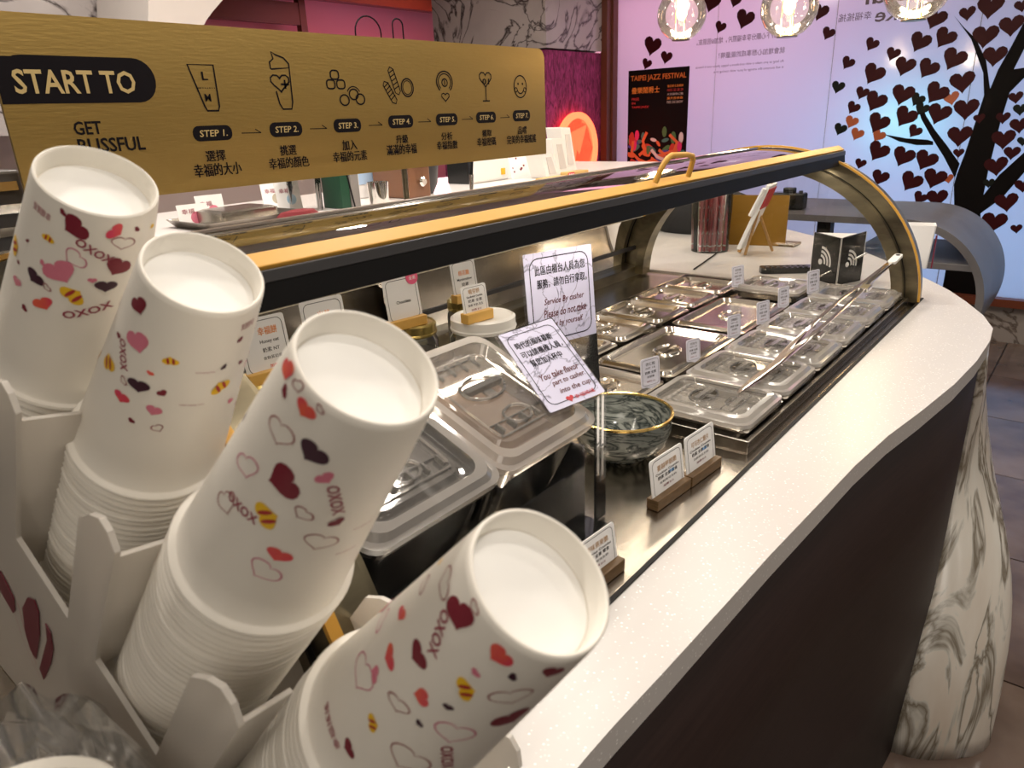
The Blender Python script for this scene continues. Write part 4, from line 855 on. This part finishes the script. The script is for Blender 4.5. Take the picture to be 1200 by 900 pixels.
ic.build('line_icon', ink, sg); ic = MB(); f = icon(511, 82, 531, 119)
stroke(ic, f(circ(.5, .62, .46, 20, R(-50), R(230), ry=.34, full=False)), lw, False, 0, SF); stroke(ic, f(circ(.5, .62, .36, 20, R(-50), R(230), ry=.26, full=False)), lw * .8, False, 0, SF)
stroke(ic, f(circ(.5, .60, .16, 12, ry=.12)), lw, True, 0, SF); stroke(ic, f([(.5 + x * .46, .14 + y * .3) for x, y in heart(14)]), lw * .8, True, 0, SF); stroke(ic, f([(.5, .68), (.5, .52)]), lw, False, 0, SF)
ic.build('line_icon', ink, sg); ic = MB(); f = icon(562, 84, 576, 119)
stroke(ic, f([(.5 + x * 1.0, .74 + y * .56) for x, y in heart(18)]), lw, True, 0, SF); stroke(ic, f([(.5, .50), (.5, .03)]), lw, False, 0, SF); stroke(ic, f([(.2, .02), (.8, .02)]), lw, False, 0, SF); tbox(ic, '01', 565, 92, 573, 99, 0, .03)
ic.build('line_icon', ink, sg); ic = MB(); f = icon(602, 88, 617, 115)
stroke(ic, f(circ(.5, .5, .48, 22)), lw, True, 0, SF); stroke(ic, f(circ(.5, .46, .26, 10, R(200), R(340), full=False)), lw, False, 0, SF)
for cx in (.33, .67): stroke(ic, f(circ(cx, .62, .035, 8)), lw * .8, True, 0, SF)
for cx in (.16, .84): stroke(ic, f(circ(cx, .36, .1, 8)), lw * .8, True, 0, SF)
ic.build('line_icon', ink, sg)
m = MB(); m.cyl((.40, .020, .90), (.40, .020, 1.30), .006); m.cyl((1.03, .020, .90), (1.03, .020, 1.30), .006); m.box((.40, .02, .897), (.06, .05, .006)); m.box((1.03, .02, .897), (.06, .05, .006)); m.build('support_post', bronze, sg)
MB().box((1.03, 1.12, .883), (1.85, .115, .018)).build('rear_ledge', greyw, case)
# the wire loops standing on the sign
wl_ = thing('wire_loops', (1.0, 1.115, 1.487), 'two thin black wire loops rising from the top of the brass sign', 'wire')
for u0, u1, vt in ((417, 447, 19), (461, 473, 22)):
    a, b = ony(u0, 43, 1.115), ony(u1, 45, 1.115); t_ = ony((u0 + u1) / 2, vt, 1.115); o_ = V((1.0, 1.115, 1.487)); r_ = (b.x - a.x) / 2; cx = (a.x + b.x) / 2
    pts = [V((a.x, 1.115, 1.480))] + [V((cx - r_ * math.cos(PI * i / 12), 1.115, t_.z - r_ * .9 + r_ * .9 * math.sin(PI * i / 12))) for i in range(13)] + [V((b.x, 1.115, 1.480))]
    MB().tube([p - o_ for p in pts], .0014, 6).build('wire_loop', ink, wl_)

# ---------------- pendant lamps ----------------
for u, v, rp, lb in ((799, 17, 28.5, 'leftmost clear globe pendant lamp, above the black poster'), (925, 9, 32.5, 'middle clear globe pendant lamp before the pink window'), (1076, -16, 37.5, 'rightmost clear globe pendant lamp, nearest the tree picture')):
    dep = .1 * FPX / rp; p = CAM + ray(u, v) * (dep / FPX)
    t = thing('pendant_lamp', p, lb, 'lamp', 'globe pendant lamps')
    MB().lathe([(.030, -.0955), (.055, -.0835), (.08, -.060), (.096, -.028), (.1, 0), (.096, .028), (.08, .060), (.055, .0835), (.035, .0935)], 40).build('glass_globe', globeglass, t)
    MB().lathe([(.0, -.097), (.036, -.097), (.037, -.0935), (.0, -.0935)], 28).build('base_plate', bronze, t)
    c = MB()
    for a in (0, 2.1, 4.2): c.tube([(.024 * math.cos(a), .024 * math.sin(a), -.095), (.024 * math.cos(a), .024 * math.sin(a), .098)], .0016, 6)
    c.build('brass_rods', brassy, t); MB().lathe([(.0, .10), (.03, .10), (.038, .092), (.038, .130), (.012, .150), (0, .150)], 24).build('cap', bronze, t)
    MB().cyl((0, 0, .15), (0, 0, 2.47 - p.z), .003, 8).build('cord', blk, t)
    bl = MB().lathe([(.0, -.034), (.014, -.026), (.021, -.008), (.019, .012), (.011, .034), (.010, .05)], 20).build('bulb', mat('warm_bulb', (1, .8, .5), .3, emit=((1, .62, .28), 14)) if 'warm_bulb' not in bpy.data.materials else bpy.data.materials['warm_bulb'], t, loc=(0, 0, .01))
    l = bpy.data.lights.new('bulb_light', 'POINT'); l.energy = 5; l.color = (1, .75, .45); l.shadow_soft_size = .05
    lo = bpy.data.objects.new('bulb_light', l); COL.objects.link(lo); lo.location = p + V((0, 0, -.06)); 

# ---------------- poster ----------------
po = thing('festival_poster', (XW - .012, 2.605, 1.29), 'black jazz festival poster with bright painted figures, on the window', 'poster')
F = frame((0, .235, -.33), (0, -1, 0), (0, 0, 1)); PW, PH = .47, .655
MB().prism([(0, 0), (PW, 0), (PW, PH), (0, PH)], .003, 0, F, -.001).build('sheet', mat('poster_black', (.004, .0035, .004), .6, spec=.1), po)
F = F @ Matrix.Translation((0, 0, .0022)); t = MB()
put_text(t, 'TAIPEI JAZZ FESTIVAL', .02, .575, .43, .045, 0, F, .02); put_text(t, '疊樂鬧爵士', .03, .50, .22, .042, 1, F, .03)
put_text(t, 'FREE', .03, .455, .06, .018, 2, F, .02); put_text(t, 'IN', .03, .43, .03, .015, 2, F, .02); put_text(t, "TAIPEI JAZZ'", .03, .40, .14, .018, 2, F, .02)
for i, (s, mi) in enumerate((('臺北爵士音樂節', 1), ('10/21 22 28 29', 2), ('大安森林公園', 3), ('露天音樂臺', 1), ('FREE LIVE SHOW', 3))): put_text(t, s, .31, .53 - i * .026, .12, .016, mi, F, .01)
t.build('poster_text', [mat('poster_orange', (.62, .16, .02), .5), mat('poster_amber', (.75, .25, .03), .5), mat('poster_red', (.5, .03, .03), .5), mat('poster_grey', (.45, .42, .40), .5)], po)
cols = [mat('paint_' + n_, c_, .5) for n_, c_ in (('magenta', (.62, .02, .16)), ('teal', (.02, .17, .15)), ('orange', (.62, .13, .04)), ('red', (.45, .03, .02)), ('blue', (.03, .05, .30)), ('white', (.6, .58, .6)), ('green', (.03, .16, .05)))]
t = MB()
for i in range(46):
    x = rnd.uniform(.02, .44); y = rnd.uniform(.01, .20); s = rnd.uniform(.018, .05); a = rnd.uniform(0, 3); cc = [(x + s * (math.cos(q_) * math.cos(a) - .45 * math.sin(q_) * math.sin(a)), y + s * (math.cos(q_) * math.sin(a) + .45 * math.sin(q_) * math.cos(a))) for q_ in [2 * PI * j / 14 for j in range(14)]]
    cc = [(min(PW - .004, max(.004, p_[0])), max(.004, p_[1])) for p_ in cc]
    t.add([(p_[0], p_[1], .0002 + i * .00003) for p_ in cc], [tuple(range(14))], (1, 6, 4, 1, 2, 3, 2, 5, 3, 2)[i % 10], False, F)
for x, y, s, mi in ((.08, .22, .03, 0), (.06, .15, .03, 0), (.30, .24, .03, 6), (.13, .21, .025, 1), (.37, .2, .035, 6), (.42, .14, .03, 0), (.43, .20, .03, 5)):
    t.add([(x + a_[0], y + a_[1] * 2.0, .003) for a_ in circ(0, 0, s * .6, 14)], [tuple(range(14))], mi, False, F)
for pts, mi in (([(.05, .18), (.04, .10), (.10, .05), (.16, .03), (.22, .05), (.28, .02)], 2), ([(.16, .24), (.13, .18), (.15, .12), (.10, .08)], 2), ([(.34, .22), (.40, .17), (.38, .11), (.30, .09), (.26, .12)], 2), ([(.03, .05), (.10, .02), (.20, .015)], 3), ([(.20, .12), (.25, .07), (.33, .04)], 5)): stroke(t, pts, .022, False, mi, F, .0034)
t.build('painted_figures', cols, po)

# ---------------- red glowing disc ----------------
rd = thing('red_glow_disc', (4.38, 2.985, 1.11), 'round red disc with a glowing orange rim on the magenta fur wall', 'wall lamp')
MX2 = Matrix.Rotation(R(90), 4, 'X')
MB().lathe([(0, .0), (.225, .0), (.225, .012), (0, .012)], 56, 0, MX2).build('red_disc', mat('red_acrylic', (.45, .03, .04), .3, emit=((.8, .05, .06), .06)), rd)
MB().lathe([(.205, .012), (.205, .030), (.245, .030), (.245, .0), (.225, .0)], 56, 0, MX2).build('glowing_rim', mat('glow_rim', (1, .25, .1), .4, emit=((1, .13, .05), 2.2)), rd)
l = bpy.data.lights.new('disc_glow', 'AREA'); l.energy = .7; l.size = .4; l.color = (1, .15, .1); lo = bpy.data.objects.new('disc_glow', l); COL.objects.link(lo); lo.location = (4.38, 2.90, 1.11); lo.rotation_euler = (R(-90), 0, 0)

# ---------------- back counter and things on it ----------------
BZ = 1.128
bc = thing('back_counter', (1.7, 1.75, 0), 'long staff side counter with grey wood boards below a white top, behind the case', 'counter')
m = MB(); m.box((-.45, 0, BZ - .015), (3.5, .62, .03)); m.build('white_top', mat('white_worktop', (.70, .66, .64), .3), bc, bevel=.002)
MB().box((-.45, .02, .54), (3.46, .54, 1.09)).build('counter_body', blkg, bc)
for i in range(28): MB().box((-2.11 + i * .12, -.262, .545), (.117, .014, 1.07)).build('wood_board', greyw, bc)
def at(u, v, y): return ony(u, v, y)
def simple(name, u, y, label, cat, grp=None): p = at(u, 210, y); return thing(name, (p.x, y, BZ + .0005), label, cat, grp)
t = simple('steel_tray', 272, 1.62, 'flat grey steel tray with a raised lidded box on the staff counter', 'tray')
m = MB(); m.rings([rrect(.24, .16, .01, 0), rrect(.27, .19, .01, .018), rrect(.262, .182, .01, .018), rrect(.235, .155, .01, .003)], 0); m.build('tray_body', traysteel, t); m = MB(); m.rings([rrect(.15, .12, .01, .004), rrect(.15, .12, .01, .032), rrect(.13, .10, .01, .036)], 0); m.build('box_lid', traysteel, t)
for i, (u, y, h_, mm, lb) in enumerate(((201, 1.68, .05, pinkpk, 'pink printed paper card lying left of the steel tray'), (225, 1.75, .06, white, 'white printed card propped behind the steel tray'), (305, 1.80, .075, white, 'white card with a pale picture, standing right of the steel tray'), (322, 1.70, .085, white, 'white card with a light blue picture beside the clear jar'), (382, 1.75, .08, white, 'white flyer with a small red seal beside the green rack'))):
    t = simple('paper_card', u, y, lb, 'card'); w_ = .07
    F = frame((0, 0, 0), (1, -.1, 0), (0, .15, 1)); MB().prism([(0, 0), (w_, 0), (w_, h_), (0, h_)], .0015, 0, F, -.0015).build('card', white, t)
    s_ = MB(); put_text(s_, '幸福', .01, h_ * .55, .03, .012, 0, F, .02); s_.prism(circ(w_ * .6, h_ * .35, w_ * .2, 12), .0004, 1, F, 0); s_.build('printed_picture', [txtm, (pinkp, pinkp, greyw, mat('pale_blue_print', (.35, .55, .7), .5), red_ink)[i]], t)
t = simple('clear_jar', 355, 1.66, 'clear plastic jar with a black rim on the staff counter', 'jar'); MB().lathe([(.042, 0), (.045, .10)], 28).build('jar_body', clear, t); MB().lathe([(.046, .098), (.046, .106), (.040, .106)], 28).build('black_rim', blk, t)
t = simple('red_cloth', 345, 1.50, 'dark red folded cloth on a white box edge near the case roof', 'cloth'); m = MB(); rr = [[(r_ * .055 * (1 + .1 * math.sin(3 * a)) * math.cos(a), r_ * .03 * math.sin(a), z) for a in [2 * PI * i / 24 for i in range(24)]] for r_, z in ((1, 0), (1.02, .012), (.8, .022), (.3, .026))]; m.rings(rr); m.build('cloth_body', mat('dark_red_cloth', (.16, .005, .01), .8), t)
t = simple('bottle_rack', 392, 1.62, 'dark green narrow rack holding a grey carton', 'rack'); MB().box((0, 0, .05), (.03, .08, .10)).build('rack_body', mat('dark_green', (.01, .06, .03), .4), t, bevel=.002); MB().box((.03, -.01, .045), (.028, .07, .09)).build('carton', mat('grey_carton', (.25, .23, .22), .5), t, bevel=.002)
t = simple('window_box', 428, 1.78, 'white display stand with a light blue panel behind the steel tumbler', 'box'); MB().box((0, 0, .06), (.15, .06, .12)).build('box_body', white, t, bevel=.003); MB().box((.0, -.0305, .075), (.10, .002, .07)).build('blue_panel', mat('sky_panel', (.45, .62, .85), .3), t)
t = simple('steel_tumbler', 442, 1.55, 'shiny steel tumbler in front of the white display stand', 'cup'); MB().lathe([(.026, 0), (.030, .062), (.028, .062), (.024, .004), (0, .003)], 28).build('tumbler_body', chrome, t)
t = simple('stirring_rod', 413, 1.52, 'thin black rod leaning beside the steel tumbler', 'utensil'); MB().tube([(0, 0, .002), (-.02, .0, .11)], .0022, 8).build('rod', blk, t)
t = simple('espresso_machine', 470, 1.66, 'brown faced coffee machine with two chrome dials under the brass sign', 'machine')
MB().box((0, 0, .075), (.085, .16, .15)).build('brown_body', mat('brown_enamel', (.20, .09, .045), .35), t, bevel=.004)
for z in (.045, .10): o = MB().lathe([(.014, 0), (.014, .008), (.009, .014), (0, .014)], 22, 0, MX2).build('dial', chrome, t, loc=(.005, -.081, z))
MB().lathe([(.03, 0), (.045, .03), (.05, .08), (.04, .14), (0, .15)], 28).build('grey_hopper', greybar, t, loc=(.09, .0, 0))
MB().box((.045, .01, .075), (.02, .12, .15)).build('wood_side', wood, t, bevel=.003)
t = simple('white_appliance', 575, 1.78, 'low white appliance box with a yellow sticker behind the case roof', 'appliance'); MB().box((-.02, 0, .05), (.28, .12, .10)).build('appliance_body', whitep, t, bevel=.008); MB().box((-.0, -.0615, .03), (.022, .002, .022)).build('yellow_sticker', mat('yellow_note', (.8, .45, .02), .5), t); MB().box((-.165, 0, .07), (.02, .10, .14)).build('black_side', blkg, t, bevel=.003)
t = simple('hand_grinder', 552, 1.55, 'black handled steel utensil standing before the white appliance', 'utensil'); MB().tube([(0, 0, 0), (.003, 0, .05)], .007, 12).build('steel_foot', chrome, t); MB().tube([(.003, 0, .05), (.012, 0, .12)], .005, 10).build('black_handle', blk, t)
t = simple('printed_cup_bag', 612, 1.70, 'white paper pouch with small dark hearts under the right end of the brass sign', 'bag'); F = frame((-.06, 0, 0), (1, -.1, 0), (.0, .2, 1)); MB().prism([(0, 0), (.15, 0), (.145, .09), (.10, .12), (0, .12)], .03, 0, F, -.03).build('pouch', white, t, bevel=.006)
s_ = MB()
for _ in range(12): x, y = rnd.uniform(.01, .12), rnd.uniform(.02, .11); q_ = rnd.uniform(.003, .006); s_.prism([(x + a_ * 2 * q_, y + b_ * 2 * q_) for a_, b_ in heart(10)], .0003, 0, F, .0)
s_.build('printed_hearts', maroon, t)
for i, (u, vt, y) in enumerate(((632, 180, 1.62), (645, 163, 1.68), (655, 150, 1.74))):
    t = simple('cup_dispenser', u, y, ('lowest white cup holder fin, right of the heart printed pouch', 'middle white cup holder fin, below the end of the brass sign', 'tallest white cup holder fin, next to the red disc')[i], 'cup holder', 'white cup holder fins')
    h_ = at(u, vt, y).z - BZ; F = frame((0, 0, 0), (1, 0, 0), (-.25, 0, 1)); M = Matrix(((1, 0, 0, 0), (0, 0, 1, 0), (0, 1, 0, 0), (0, 0, 0, 1)))
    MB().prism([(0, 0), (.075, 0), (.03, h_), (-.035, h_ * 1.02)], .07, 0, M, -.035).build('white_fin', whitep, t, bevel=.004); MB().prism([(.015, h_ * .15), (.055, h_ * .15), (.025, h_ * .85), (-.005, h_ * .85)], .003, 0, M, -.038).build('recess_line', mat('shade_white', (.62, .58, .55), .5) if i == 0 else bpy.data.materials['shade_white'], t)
stripe = mat('red_pack', (.55, .03, .03), .4)
for i, (u, y) in enumerate(((640, 1.49), (668, 1.56))):
    t = simple('snack_pack', u, y, ('nearer', 'farther')[i] + ' red and gold snack pack with white dots lying on the staff counter', 'packet', 'red snack packs'); MB().box((.03, 0, .008), (.13, .04, .016)).build('pack', (mat('gold_pack', (.55, .35, .12), .4) if i == 0 else bpy.data.materials['gold_pack']), t, bevel=.003); MB().box((-.02, -.0205, .008), (.04, .001, .014)).build('red_end', stripe, t)
    s_ = MB()
    for k in range(3): s_.prism(circ(-.032 + k * .012, .008, .003, 10), .001, 0, Matrix(((1, 0, 0, 0), (0, 0, -1, -.021), (0, 1, 0, 0), (0, 0, 0, 1))))
    s_.build('white_dot', white, t)

# ---------------- things beyond the arched end ----------------
t = thing('straw_tub', (2.25, 1.0, .9005), 'clear round tub filled with red striped straws at the far end', 'tub')
MB().lathe([(.060, 0), (.066, .19), (.064, .19), (.058, .004), (0, .004)], 40).build('clear_tub', clear, t)
redp = mat('red_straw', (.42, .015, .03), .35); pp = mat('pink_straw', (.70, .25, .28), .35); s_ = []
for i in range(52):
    a = i * 2.4; r_ = .057 * math.sqrt((i + .5) / 52); x, y = r_ * math.cos(a), r_ * math.sin(a); hh = rnd.uniform(.20, .235)
    m = MB(); m.cyl((x, y, .005), (x * 1.06, y * 1.06, hh), .0045, 8, i % 3 == 0); 
    for k in range(5): m.cyl((x, y, .02 + k * .04), (x * 1.005, y * 1.005, .024 + k * .04), .0049, 8, 2)
    m.build('straw', [redp, pp, white], t)
bl = thing('black_bag', (2.60, 1.20, .9005), 'black soft bag slumped behind the straw tub', 'bag')
m = MB(); m.rings([[(s * .10 * math.cos(a) * (1 + .06 * math.sin(3 * a)), s * .20 * math.sin(a), z) for a in [2 * PI * i / 28 for i in range(28)]] for s, z in ((.85, 0), (1, .03), (.98, .09), (.85, .14), (.5, .165), (.2, .17))]); m.build('bag_body', mat('black_cloth', (.01, .01, .012), .7, bump=(30, .5)), bl)
MB().tube([(0, -.13, .13), (-.03, -.10, .19), (-.03, -.02, .20), (0, .05, .15)], .007, 8).build('strap', blk, bl)
gp = (2.42, .88, .9005); t = thing('gold_board', gp, 'upright brown gold board standing behind the small easel', 'board')
F = frame((-.05, .13, 0), (.25, -1, 0), (.1, 0, 1)); MB().prism([(0, 0), (.205, 0), (.205, .165), (0, .165)], .008, 0, F, -.008).build('board_panel', mat('amber_board', (.30, .155, .02), .3, .4), t); MB().box((.03, 0, .004), (.07, .2, .008)).build('board_foot', mat('dark_foot', (.1, .06, .02), .5), t)
eb = V((2.24, .895, .9005)); t = thing('table_easel', eb, 'small wooden easel with a white framed card, seen edge-on at the far end', 'easel')
m = MB(); 
def E_(u, v, x=2.24): return onx(u, v, x) - eb
pa, pb = E_(866, 296), E_(906, 208); pa.z = max(pa.z, .004)
MB().cyl(pa, pb, .006, 8).build('front_leg', wood, t)
pc, pd = E_(874, 284, 2.20), E_(889, 247, 2.20); 
MB().cyl((E_(872, 294, 2.2).x, pc.y, .004), pd + V((0, 0, 0)), .0045, 8).build('side_leg', wood, t); MB().cyl(V((.06, E_(905, 296, 2.3).y, .004)), E_(890, 250, 2.27), .0045, 8).build('back_leg', wood, t)
q0, q1 = E_(868, 288, 2.23), E_(902, 215, 2.23); d_ = (q1 - q0); F = frame(q0, (1, .15, 0), d_); MB().box((0, d_.length / 2, .0), (.11, d_.length, .012), 0, F @ Matrix.Translation((0, 0, .006))).build('white_frame', white, t, bevel=.002)
MB().box((0, d_.length * .80, .0135), (.10, d_.length * .3, .003), 0, F).build('red_strip', stripe, t)
q0, q1 = E_(879, 253, 2.18), E_(896, 221, 2.18); MB().cyl(q0, q1, .0065, 8).build('white_clip', white, t)
# wireless cube sign
wc = thing('wireless_sign', (1.975, .535, .9005), 'black three-sided tent sign with a white wireless symbol near the tongs', 'sign')
A_, B_, C_ = onx(952, 325, 1.96), onx(983, 334, 1.93), onx(1008, 330, 2.02); zt_ = .125
o_ = V((1.975, .535, .9005)); pts = [(p.x - o_.x, p.y - o_.y) for p in (V((1.985, .592, 0)), V((1.925, .505, 0)), V((2.015, .470, 0)))]
MB().prism(pts, .003, 0).build('bottom', blk, wc)
def face(p, q, h0, h1, nm):
    d = V((q[0] - p[0], q[1] - p[1], 0)); F = frame((p[0], p[1], 0), d, (0, 0, 1)); w_ = d.length
    MB().prism([(0, 0), (w_, 0), (w_, h1), (0, h0)], .002, 0, F, -.002).build(nm, blkg, wc); t = MB()
    cx, cy = w_ * .34, .050
    t.prism(circ(cx, cy, w_ * .07, 14), .0005, 0, F, 0)
    for r_ in (.16, .26, .36): stroke(t, circ(cx - w_ * .0, cy, w_ * r_, 14, R(-12), R(88), full=False), w_ * .06, False, 0, F, .0006)
    stroke(t, [(0.001, 0.001), (0.001, h0)], .0022, False, 0, F, .0006); stroke(t, [(w_ - .001, 0.001), (w_ - .001, h1)], .0022, False, 0, F, .0006); t.build('white_symbol', white, wc)
face(pts[0], pts[1], .123, .121, 'front_face'); face(pts[1], pts[2], .121, .128, 'side_face')
MB().prism([(p_[0], p_[1]) for p_ in pts], .001, 0, None, .1205).build('top_flap', white, wc)
t = thing('remote_control', (2.03, .665, .9005), 'black remote control lying flat beside the wireless sign', 'remote control', rot=(0, 0, R(-55))); MB().prism([(x, y) for x, y, _ in rrect(.155, .042, .012)], .016).build('remote_body', blkg, t, bevel=.004)
bt = MB()
for i in range(8):
    for j in range(2): bt.box((-.06 + i * .015, -.009 + j * .018, .0165), (.008, .008, .003))
bt.build('button', greybar, t)
t = thing('power_cable', (2.05, .95, .9005), 'thin black cable curling over the white counter from the case to the bag', 'cable')
cp_ = []
for u, v in ((792, 324), (806, 318), (824, 308), (838, 298), (848, 288), (853, 280)):
    r_ = ray(u, v); p = CAM + r_ * ((.904 - CAM.z) / r_.z); cp_.append(p - V((2.05, .95, .9005)))
cp_[0].x = max(cp_[0].x, -.12)
MB().tube([p for p in cp_ if p.x > -.13], .0022, 8).build('cable', blk, t)
t = thing('spoon_rest', (2.03, .60, .9005), 'thin steel stick lying slanted in front of the wireless sign', 'utensil'); 
q0 = onx(973, 336, 1.90) - V((2.03, .60, .9005)); MB().tube([(-.13, -.03, .005), (-.03, -.14, .075)], .0022, 8).build('steel_stick', chrome, t)
# white carton with red strip
pb_ = V((2.26, .405, .9005)); t = thing('paper_carton', pb_, 'white open-topped paper carton with a dark red edge by the far end of the arch', 'carton')
m = MB(); m.rings([rrect(.055, .085, .003, 0, 1), rrect(.060, .100, .003, .118, 1), rrect(.056, .096, .003, .118, 1), rrect(.051, .081, .003, .004, 1)], 0, None, False); m.build('carton_body', white, t, rot=(0, 0, R(12)))
MB().box((.0, -.056, .045), (.010, .003, .09)).build('red_edge', maroon, t)
# black camera sits on the marble bar
t = thing('bar_table', (3.5, .61, 0), 'grey marble bar table whose end curls down in a wide round band', 'table')
m = MB(); cyb, czb, ro, ri = .0, .590, .310, .283; prof = [(1.3, czb + ro)] + [(cyb + ro * math.cos(a), czb + ro * math.sin(a)) for a in [R(90 + 4.5 * i) for i in range(61)]]
pin = [(1.3, czb + ri)] + [(cyb + ri * math.cos(a), czb + ri * math.sin(a)) for a in [R(90 + 4.5 * i) for i in range(61)]]
vs = []; n = len(prof)
for (a, b), (c, d) in zip(prof, pin): vs += [(-.3, a, b), (.3, a, b), (.3, c, d), (-.3, c, d)]
fs = []
for i in range(n - 1):
    for k in range(4): fs.append((4 * i + k, 4 * i + 4 + k, 4 * i + 4 + (k + 1) % 4, 4 * i + (k + 1) % 4))
fs += [(0, 1, 2, 3), (4 * n - 1, 4 * n - 2, 4 * n - 3, 4 * n - 4)]
m.add(vs, fs, 0, True); m.build('marble_band', greymar, t)
MB().box((.0, -.02, .725), (.58, .49, .026)).build('marble_shelf', greymar, t, bevel=.002)
MB().box((.05, .40, .43), (.06, .06, .86)).build('leg', blk, t); MB().box((.05, 1.1, .43), (.06, .06, .86)).build('leg', blk, t); MB().box((.05, .0, .135), (.06, .12, .27)).build('leg', blk, t); MB().box((.05, .75, .30), (.05, .7, .03)).build('stretcher', blk, t)
ck = V((3.36, onx(925, 230, 3.36).y, .9005)); t = thing('black_camera', ck, 'black photo camera standing on the grey marble bar', 'camera')
MB().box((0, 0, .036), (.065, .145, .072)).build('camera_body', blkg, t, bevel=.008); MB().box((0, .0, .082), (.04, .05, .024)).build('viewfinder', blkg, t, bevel=.006); MB().lathe([(.033, 0), (.033, .03), (.026, .034), (0, .030)], 26, 0, Matrix.Rotation(R(-90), 4, 'Y')).build('lens', blkg, t, loc=(-.032, 0, .036)); MB().lathe([(.009, 0), (.009, .010)], 14).build('dial', greybar, t, loc=(0, -.05, .071))
# slatted grey box at the far left edge
t = thing('slatted_unit', (.20, 1.28, .899), 'grey slatted metal unit at the left edge under the brass sign', 'appliance')
MB().box((0, 0, .20), (.34, .2, .40)).build('unit_body', greybar, t, bevel=.004)
for i in range(7): MB().box((0, -.104, .20 + i * .03), (.32, .01, .012)).build('slat', lidsteel, t)
MB().box((.15, 1.29, .88), (.9, .24, .036)).build('side_worktop', blkg, None); tag(bpy.data.objects['side_worktop'], 'black worktop strip under the slatted metal unit at the left edge', 'worktop')
